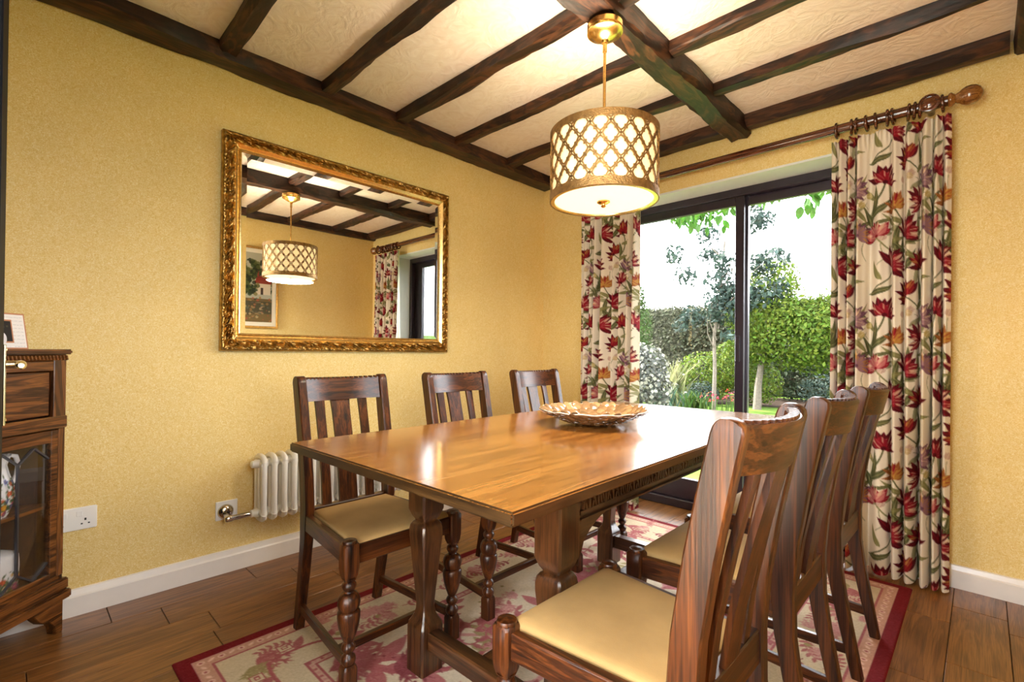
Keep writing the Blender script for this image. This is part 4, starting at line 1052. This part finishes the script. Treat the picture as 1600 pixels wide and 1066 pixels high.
def make_caddy():
    p = cabp(.190, -.075, .206); t = thing('china_caddy', 'white oval china pot with painted flowers below the cabinet shelf', 'pot', p, cang)
    prof = [(float(np.interp(z, [0, .006, .02, .10, .128, .135], [.060, .066, .070, .070, .068, .064])), z) for z in np.linspace(0, .135, 34)]
    revolve_print('body', prof, paint_china(.42, .14, 9), 110, t, lambda a, z: 1/ (abs(math.cos(a))**4+abs(math.sin(a)*1.15)**4)**.25)
    MB().lathe([(.064, .133), (.060, .140), (.040, .146), (.016, .150), (.008, .152), (.001, .152)], 36).build('lid', china, t, smooth=True, angle=50)
    MB().torus((0, 0, .163), .013, .0045, 'y', 16, 8).build('lid_handle', china, t, smooth=True, angle=180)
make_caddy()
def make_photo():
    w, h = .225, .122
    c = Canvas(w, h, .0010, (236, 232, 228)); R = random.Random(8)
    for k in range(9):
        y = .008+.0125*k
        x = .01
        while x < w-.015:
            l = R.uniform(.004, .012); c.stroke([(x, y), (x+l*.3, y+R.uniform(-.001, .0012)), (x+l*.6, y+R.uniform(-.001, .0012)), (x+l, y)], .00035, (128, 128, 134), .75); x += l+R.uniform(.002, .005)
    cp = (190, 130, 92)
    for q in ((0, 0, w, .004), (0, h-.004, w, h), (0, 0, .004, h), (w-.004, 0, w, h)): c.rect(*q, cp)
    px0, px1, py0, py1 = .050, .166, .026, .094
    c.rect(px0-.005, py0-.005, px1+.005, py1+.005, cp); c.rect(px0, py0, px1, py1, (34, 28, 26))
    for k in range(30): c.disc(R.uniform(px0+.004, px1-.004), R.uniform(py0+.04, py1-.004), R.uniform(.002, .005), R.choice([(56, 50, 40), (80, 76, 52), (44, 34, 30)]), .8)
    # a couple: white suit and pale hat, dark suit
    c.disc(.085, py0+.010, .017, (226, 220, 222), ry=.022); c.disc(.085, .066, .0075, (196, 138, 120), ry=.009); c.disc(.085, .0745, .013, (236, 230, 226), ry=.0045); c.disc(.085, .078, .008, (236, 230, 226), ry=.006)
    c.disc(.122, py0+.014, .016, (40, 38, 46), ry=.026); c.disc(.122, py0+.018, .006, (232, 228, 226), ry=.018); c.disc(.122, .076, .0078, (200, 142, 122), ry=.010); c.disc(.122, .084, .0075, (70, 60, 54), ry=.005)
    c.rect(0, 0, w, py0-.005, (236, 232, 228), 0)
    for (q0, q1, q2, q3) in ((px0-.005, 0.008, px1+.005, py0-.005),): c.rect(q0, q1, q2, q3, (236, 232, 228))
    P = np.stack([c.X, np.zeros_like(c.X), c.Y], -1)
    t = thing('photo_frame', 'white photo frame with copper edges standing on the corner cabinet', 'photo frame', cabp(.085, -.052, 1.0215), cang)
    tilt = math.radians(9)
    o = grid_obj('print', P, lin(c.a), paper_print, t, smooth=False, loc=(0, .0008, 0), rot=(tilt, 0, 0))
    MB().box((-.001, -.012, 0), (w+.001, 0, h+.001)).build('frame', plain('copper_edge', L3(190, 130, 92), .4, metal=.4), t, bevel=.001, rot=(tilt, 0, 0))
    MB().prism([(-.012, .105), (-.012, .090), (-.066, .0), (-.058, .0)], w/2-.015, w/2+.015, 'x').build('stand', plain('stand_board', L3(90, 70, 55), .7), t)
make_photo()

# ------------------------------------------------------------------ framed pictures on the right wall (seen in the mirror)
def make_picture(yc, z0, w, h, label, scene):
    t = thing('framed_picture', label, 'picture', (XR, yc, z0), PI/2, None)   # local x -> +Y ... print faces -X
    fw = .022; mt = .040 if scene else .03
    m = MB()
    for a, b in (((-w/2, 0), (w/2, fw)), ((-w/2, h-fw), (w/2, h)), ((-w/2, fw), (-w/2+fw, h-fw)), ((w/2-fw, fw), (w/2, h-fw))): m.box((a[0], .001, a[1]), (b[0], .024, b[1]))
    m.build('frame', gold_bright if scene else plain('dark_picture_frame', (.05, .022, .01, 1), .3), t, bevel=.004, seg=2)
    MB().box((-w/2+fw, .002, fw), (w/2-fw, .012, h-fw)).build('mount', cut_mount, t)
    iw, ih = w-2*fw-2*mt, h-2*fw-2*mt
    c = Canvas(iw, ih, .004, (176, 176, 160)); R = random.Random(6 if scene else 12)
    c.rect(0, 0, iw, ih*.34, (112, 92, 52)); c.rect(0, ih*.12, iw, ih*.3, (74, 70, 48))
    for k in range(150): c.disc(R.random()*iw, ih*(.42+.46*R.random()**1.3), iw*R.uniform(.03, .10), R.choice([(40, 58, 30), (64, 82, 42), (30, 40, 26), (92, 98, 50)]), .8)
    if scene:
        c.rect(iw*.45, ih*.40, iw*.95, ih*.56, (214, 200, 178)); c.rect(iw*.42, ih*.56, iw*.98, ih*.60, (150, 58, 42)); c.rect(iw*.46, ih*.60, iw*.94, ih*.64, (140, 50, 38)); c.rect(iw*.50, ih*.64, iw*.90, ih*.67, (128, 46, 36)); c.rect(iw*.62, ih*.40, iw*.70, ih*.50, (70, 50, 40)); c.rect(iw*.5, ih*.66, iw*.56, ih*.74, (140, 60, 48))
    for k in range(60): c.disc(R.random()*iw, ih*.36*R.random(), iw*R.uniform(.015, .05), R.choice([(160, 120, 70), (84, 96, 84), (60, 60, 40), (170, 80, 60), (190, 170, 130)]), .7)
    
    for k in range(26): c.disc(iw*(.25+.5*R.random()), ih*(.05+.28*R.random()), iw*R.uniform(.03, .08), R.choice([(176, 150, 108), (120, 112, 92), (150, 120, 80), (96, 92, 80)]), .6, iw*.02)
    for k in range(70): c.disc(iw*(.0+.55*R.random()), ih*(.40+.5*R.random()), iw*R.uniform(.03, .08), R.choice([(40, 58, 30), (84, 92, 46), (30, 40, 26), (120, 112, 60)]), .75)
    P = np.stack([c.X-iw/2, np.full_like(c.X, .0135), c.Y+fw+mt], -1)
    grid_obj('print', P, lin(c.a), paper_print, t, smooth=False)
    return t
make_picture(-1.265, 1.232, .40, .80, 'gilt framed cottage landscape print reflected in the wall mirror', True)

# ------------------------------------------------------------------ garden
GZ = -.12
grass = plain('lawn_green', (.050, .085, .016, 1), .9, spec=.02, var=.3, vscale=3)
soil = plain('bed_soil', (.018, .013, .010, 1), .95, spec=.02, var=.4, vscale=6)
lawn = struct(MB().box((-30, -12, GZ-.2), (20, 30, GZ)).build('ground', grass), 'mown garden lawn beyond the window', 'ground')
m = MB().box((-2.5, .27, GZ), (5.5, .80, GZ+.05)); m.box((2.91, -7, GZ), (5.5, .27, GZ+.05)); m.box((-2.5, -7, GZ), (2.91, -3.75, GZ+.05))  # unseen pale paving, added to bounce daylight up onto the ceiling
struct(m.build('reflector', plain('bounce_slab', L3(198, 190, 176), .85, var=.1)), 'unseen pale paved terrace around the house', 'reflector')
mm = MB().prism([(-12, 9.2), (-3.0, 7.6), (-1.2, 8.4), (.4, 8.6), (3, 8.8), (6, 9.5), (6, 11), (-12, 11)], GZ, GZ+.004)
tag(mm.build('flower_bed', soil), 'dark soil flower bed along the far edge of the lawn', 'flower bed')
def leaf_cloud(name, parent, mat, pts, nrm, size, asp=.55, seed=0, droop=.2, fold=.25):
    rg = np.random.default_rng(seed); n = len(pts)
    nr = nrm+rg.normal(size=(n, 3))*.55; nr /= np.linalg.norm(nr, axis=1)[:, None]
    up = rg.normal(size=(n, 3)); up[:, 2] -= droop*2; tn = up-nr*(up*nr).sum(1)[:, None]; tn /= np.linalg.norm(tn, axis=1)[:, None]
    bt = np.cross(nr, tn); sz = size*rg.uniform(.65, 1.25, n)[:, None]
    A = pts-tn*sz*.5; B = pts+tn*sz*.5; M1 = pts+bt*sz*asp*.5+nr*sz*fold*.3; M2 = pts-bt*sz*asp*.5+nr*sz*fold*.3; Q = pts
    V = np.stack([A, M1, B, M2], 1).reshape(-1, 3)
    me = bpy.data.meshes.new(name); me.vertices.add(4*n); me.vertices.foreach_set('co', V.reshape(-1).astype(np.float32))
    b = np.arange(n)[:, None]*4; f = np.concatenate([b+np.array([[0, 1, 2]]), b+np.array([[0, 2, 3]])], 1).reshape(-1)
    me.loops.add(6*n); me.loops.foreach_set('vertex_index', f.astype(np.int32)); me.polygons.add(2*n); me.polygons.foreach_set('loop_start', (np.arange(2*n)*3).astype(np.int32))
    me.update(calc_edges=True); me.validate()
    ca = me.color_attributes.new('Col', 'FLOAT_COLOR', 'POINT'); c = np.ones((n, 4, 4), np.float32); c[:, :, :3] = rg.uniform(0, 1, (n, 1, 3)); ca.data.foreach_set('color', c.reshape(-1))
    me.materials.append(mat); o = link(name, me, parent); o['kind'] = 'stuff'; return o
def blob_pts(blobs, n, seed, shell=.55):
    rg = np.random.default_rng(seed); w = np.array([b[3]*b[4]*b[5] for b in blobs])**.7; w /= w.sum(); out = []; nn = []
    for b, k in zip(blobs, rg.multinomial(n, w)):
        d = rg.normal(size=(k, 3)); d /= np.linalg.norm(d, axis=1)[:, None]; r = (shell+(1-shell)*rg.uniform(0, 1, k)**.6)[:, None]
        out.append(np.array(b[:3])+d*r*np.array(b[3:6])); nn.append(d)
    return np.concatenate(out), np.concatenate(nn)
bark = plain('bark', (.075, .06, .045, 1), .9, bump=.6, bscale=40, var=.3, vscale=30)
green_bright = leafmat('leaf_bright', (0.055, 0.083, 0.009, 1), .35)
green_mid = leafmat('leaf_mid', (0.024, 0.047, 0.008, 1), .3)
green_blue = leafmat('leaf_blue', (0.020, 0.033, 0.027, 1), .25)
green_dark = leafmat('leaf_dark', (0.012, 0.020, 0.008, 1), .2)
green_near = leafmat('leaf_near', (0.024, 0.066, 0.008, 1), .45)
hedge_m = leafmat('leaf_hedge', (0.020, 0.023, 0.011, 1), .2, .5)
silver = leafmat('leaf_silver', (0.043, 0.047, 0.043, 1), .3)
white_fl = leafmat('petal_white', (0.151, 0.149, 0.125, 1), .3, .1)
red_fl = leafmat('petal_red', (0.191, 0.011, 0.023, 1), .3, .2)
pink_fl = leafmat('petal_pink', (0.249, 0.084, 0.115, 1), .3, .2)
iris_m = leafmat('leaf_iris', (0.027, 0.055, 0.036, 1), .3)
cream_m = leafmat('leaf_cream', (0.116, 0.121, 0.055, 1), .3)
def plant(name, label, cat, base, blobs, n, size, mat, seed, trunk=None, trunk_r=.05, group=None, shell=.55, asp=.55, flowers=None):
    t = thing(name, label, cat, base, 0, group)
    if trunk: MB().tube(trunk, [trunk_r*(1-.6*i/(len(trunk)-1)) for i in range(len(trunk))], 10).build('trunk', bark, t, smooth=True)
    p, nn = blob_pts(blobs, n, seed, shell); leaf_cloud('foliage', t, mat, p, nn, size, asp, seed)
    if flowers:
        fm, fn, fs = flowers; p, nn = blob_pts([tuple(b[:3])+tuple(x*1.04 for x in b[3:6]) for b in blobs], fn, seed+50, .95); leaf_cloud('flowers', t, fm, p, nn, fs, .9, seed+50)
    return t
# round bright green tree
plant('leafy_tree', 'bushy bright green tree on a thick short trunk right of the window bar', 'tree', (-.83, 7.78, GZ),
      [(.55, 0, 1.55, 1.05, .8, .75), (.15, -.1, 2.05, .85, .7, .75), (1.1, .1, 1.5, .9, .8, .8), (.3, 0, 2.6, .5, .5, .5), (1.6, 0, 1.75, .9, .7, .7), (-.1, 0, 1.3, .6, .5, .4)], 15000, .085, green_bright, 1,
      [(0, 0, -.02), (.02, 0, .5), (.1, 0, 1.1), (.3, 0, 1.9)], .085)
# slim bluish tree
bl = []; R0 = random.Random(4)
for k in range(26):
    a = R0.random(); bl.append((.45+R0.gauss(0, .62), R0.gauss(0, .4), 2.55+R0.gauss(0, .62)+.2, R0.uniform(.14, .34), .25, R0.uniform(.14, .3)))
bl += [(-.65, 0, 1.75, .22, .2, .2), (-.5, 0, 1.95, .3, .2, .2), (.2, 0, 2.1, .4, .3, .4), (.1, 0, 2.6, .4, .3, .5), (.8, 0, 2.3, .45, .3, .3)]
st = plant('slim_tree', 'slim young tree with sparse blue-green leaves left of the window bar', 'tree', (-1.41, 7.0, GZ), bl, 3000, .115, green_blue, 2,
           [(0, 0, -.02), (.02, 0, .8), (.0, 0, 1.5), (.12, 0, 2.4), (.2, 0, 3.4)], .045, shell=.2)
m = MB()
for k in range(9):
    z = 1.2+.22*k; a = R0.uniform(0, 6.3); m.tube([(.02+.03*k, 0, z), (.3*math.cos(a)+.1, .2*math.sin(a), z+.35), (.62*math.cos(a)+.3, .3*math.sin(a), z+.75)], [.016, .010, .004], 6)
m.build('branches', bark, st, smooth=True)
# hedge
t = thing('hedge', 'tall clipped dark hedge along the far garden boundary', 'hedge', (-4.5, 12.0, GZ))
rg = np.random.default_rng(3); n = 30000; px = rg.uniform(-5, 12, n); side = rg.uniform(size=n) < .72
P_ = np.stack([px, np.where(side, -.6+rg.normal(size=n)*.05, rg.uniform(-.6, .6, n)), np.where(side, rg.uniform(0, 2.5, n), 2.5+rg.normal(size=n)*.06)], -1); N_ = np.where(side[:, None], np.array([[0, -1, .3]]), np.array([[0, -.3, 1]]))
leaf_cloud('foliage', t, hedge_m, P_, N_, .12, .6, 3)
MB().box((-4.95, -.52, 0), (11.95, .55, 2.44)).build('core', plain('hedge_core', (.03, .032, .018, 1), .95), t)
# shrubs in the bed, each with its own place
plant('white_flowered_bush', 'pale silvery bush with white flowers against the left curtain edge', 'shrub', (-1.85, 5.0, GZ), [(0, 0, .75, .42, .35, .55), (-.3, .1, .95, .35, .3, .4), (.15, 0, .5, .35, .3, .4)], 3000, .075, silver, 5, flowers=(white_fl, 500, .07))
plant('conifer', 'tall dark conifer just inside the left edge of the view', 'tree', (-3.95, 8.4, GZ), [(0, 0, .8, .55, .5, .9), (0, 0, 1.8, .4, .4, .8), (0, 0, 2.5, .22, .2, .5)], 5000, .08, green_mid, 6)
plant('mid_green_shrub', 'loose mid green shrub behind the slim tree trunk', 'shrub', (-2.1, 8.2, GZ), [(0, 0, .6, .7, .5, .6), (.6, .1, .85, .6, .5, .6), (1.1, .2, .5, .5, .5, .5)], 5500, .075, green_bright, 7)
plant('low_shrub', 'low grey-green shrub at the foot of the slim tree', 'shrub', (-1.95, 7.7, GZ), [(0, 0, .25, .4, .3, .3)], 1100, .06, green_blue, 8)
plant('round_shrub', 'rounded blue-green shrub in the bed right of the bushy tree trunk', 'shrub', (.15, 9.2, GZ), [(0, 0, .35, .6, .5, .4), (.7, .2, .4, .5, .4, .4)], 2200, .06, green_blue, 9)
plant('yellow_green_shrub', 'small yellow-green shrub beside the right curtain', 'shrub', (.75, 8.3, GZ), [(0, 0, .35, .45, .4, .4)], 1800, .055, green_bright, 10)
plant('dark_shrub', 'dark evergreen shrub deep behind the bushy tree', 'shrub', (1.4, 10.4, GZ), [(0, 0, 1.0, 1.6, .7, 1.1), (-2.0, 0, .9, 1.2, .7, 1.0), (2.4, 0, 1.0, 1.5, .7, 1.2)], 7000, .11, green_dark, 12)
plant('rust_tinted_shrub', 'brown-tinted shrub in front of the hedge on the left', 'shrub', (-3.0, 9.6, GZ), [(0, 0, .55, .7, .5, .55), (.5, 0, .4, .5, .5, .4)], 2600, .075, hedge_m, 13)
def blades(name, label, base, n, h, w, mat, seed, flowers=None, cat='plant', lean=.55):
    t = thing(name, label, cat, base); rg = random.Random(seed); vs, fs = [], []
    tips = []
    for k in range(n):
        a = rg.uniform(0, 2*PI); x, y = rg.gauss(0, .10), rg.gauss(0, .08); hh = h*rg.uniform(.6, 1.1); l = lean*hh*rg.uniform(.2, 1); ww = w*rg.uniform(.7, 1.2); pa = rg.uniform(0, PI); cx, cy = math.cos(pa)*ww/2, math.sin(pa)*ww/2
        b = len(vs)
        for j, (q, wk) in enumerate(((0, .7), (.35, 1), (.7, .8), (1, .08))):
            px_, py_, pz = x+l*q*q*math.cos(a), y+l*q*q*math.sin(a), hh*(q-.18*q*q*lean); vs += [(px_-cx*wk, py_-cy*wk, pz), (px_+cx*wk, py_+cy*wk, pz)]
        tips.append(Vector(vs[-1])); fs += [(b+2*j, b+2*j+1, b+2*j+3, b+2*j+2) for j in range(3)]
    me = bpy.data.meshes.new('leaves'); me.from_pydata(vs, [], fs); ca = me.color_attributes.new('Col', 'FLOAT_COLOR', 'POINT')
    cc = np.repeat(np.random.default_rng(seed).uniform(0, 1, (n, 3)), 8, 0); ca.data.foreach_set('color', np.concatenate([cc, np.ones((8*n, 1))], 1).astype(np.float32).reshape(-1)); me.materials.append(mat); o = link('leaves', me, t); o['kind'] = 'stuff'
    if flowers:
        fm, fn, fz = flowers; pts = np.array([tuple(tips[rg.randrange(len(tips))]) for _ in range(fn)])+np.random.default_rng(seed).normal(size=(fn, 3))*.02; leaf_cloud('flowers', t, fm, pts, np.tile([[0, 0, 1.]], (fn, 1)), fz, .8, seed)
    return t
blades('iris_clump', 'blue-green spiky iris clump next to the white bush', (-2.08, 6.15, GZ), 110, .55, .035, iris_m, 1, (white_fl, 26, .07))
blades('iris_clump', 'spiky leaf clump in the middle of the left pane behind the table edge', (-1.50, 6.25, GZ), 100, .45, .035, green_mid, 2)
blades('iris_clump', 'arching spiky clump just right of the blue-green irises', (-1.80, 6.75, GZ), 80, .42, .03, iris_m, 5)
blades('cream_spiky_plant', 'cream and yellow striped sword-leaved plant behind the irises', (-2.35, 7.2, GZ), 90, 1.05, .05, cream_m, 3, (white_fl, 20, .06))
for i, (x, y, lb) in enumerate(((-1.12, 6.1, 'leftmost red flower spikes at the near lawn edge'), (-.98, 6.75, 'red flower spikes left of the slim trunk foot'), (-.70, 6.2, 'red flower spikes between the slim trunk and the window bar'))):
    blades('red_flower', lb, (x, y, GZ), 26, .42, .012, green_mid, 20+i, (red_fl, 40, .04), 'flower', .2)
blades('pink_flower', 'pink flowers on the lawn glimpsed between two chair backs', (.45, 2.6, GZ), 60, .38, .012, green_mid, 30, (pink_fl, 60, .045), 'flower', .3)
# overhanging branches close to the window, each leaf a piece of its own
lf = MB(); vs = []; 
for j, (q, wk) in enumerate(((0, .04), (.2, .75), (.45, 1), (.75, .75), (1, .03))):
    for sgn in (-1, 0, 1): vs.append((q, sgn*wk*.27, -.10*q*q+(.05*wk if sgn else 0)))
lf.add(vs, [(3*j+s_, 3*j+s_+1, 3*j+s_+4, 3*j+s_+3) for j in range(4) for s_ in (0, 1)])
lo = lf.build('leaf', green_near, None, smooth=True, angle=180); lmesh = lo.data; bpy.data.objects.remove(lo)
ca = lmesh.color_attributes.new('Col', 'FLOAT_COLOR', 'POINT')
for d_ in ca.data: d_.color = (.5, .5, .5, 1)
lmeshes = [lmesh]
for k in range(3):
    q = lmesh.copy(); lmeshes.append(q)
    for d_ in q.color_attributes['Col'].data: d_.color = (random.random(), random.random(), .5, 1)
near = thing('garden_tree', 'large-leaved tree by the house whose leafy branches hang across the top of the window', 'tree', (-1.45, 2.4, GZ))
MB().tube([(0, 0, -.02), (.03, 0, 1.2), (.0, .02, 2.4), (.1, 0, 3.4)], [.11, .09, .08, .04], 12).build('trunk', bark, near, smooth=True)
def overhang(pts, n, spread, size, seed):
    R = random.Random(seed); o0 = Vector((-1.45, 2.4, GZ)); P_ = [Vector(p)-o0 for p in pts]
    t = MB().tube(P_, [.022-.018*i/(len(P_)-1) for i in range(len(P_))], 6).build('branch', bark, near, smooth=True)
    P_ = P_[2:]
    for k in range(n):
        f = R.random()*(len(P_)-1.001); i = int(f); p = P_[i].lerp(P_[i+1], f-i)+Vector((R.gauss(0, spread), R.gauss(0, spread*.8), R.gauss(-spread*.5, spread*.6)))
        o = link('leaf', R.choice(lmeshes), t, p, (R.uniform(-.8, .8), R.uniform(.3, 1.5), R.uniform(0, 6.3))); s = size*R.uniform(.7, 1.2); o.scale = (s, s, s)
overhang([(-1.44, 2.4, 2.7), (-.7, 2.4, 2.9), (.05, 2.3, 2.64), (.30, 1.9, 2.50), (.62, 1.7, 2.42), (.95, 1.6, 2.46)], 140, .085, .105, 1)
overhang([(-1.44, 2.4, 2.95), (0, 2.2, 3.2), (1.75, 1.7, 2.62), (1.62, 1.6, 2.42), (1.45, 1.5, 2.29)], 28, .055, .13, 2)
overhang([(-1.44, 2.4, 2.85), (-.2, 2.2, 3.0), (.85, 2.0, 2.64), (1.05, 1.9, 2.54), (1.15, 1.8, 2.47)], 26, .05, .09, 3)
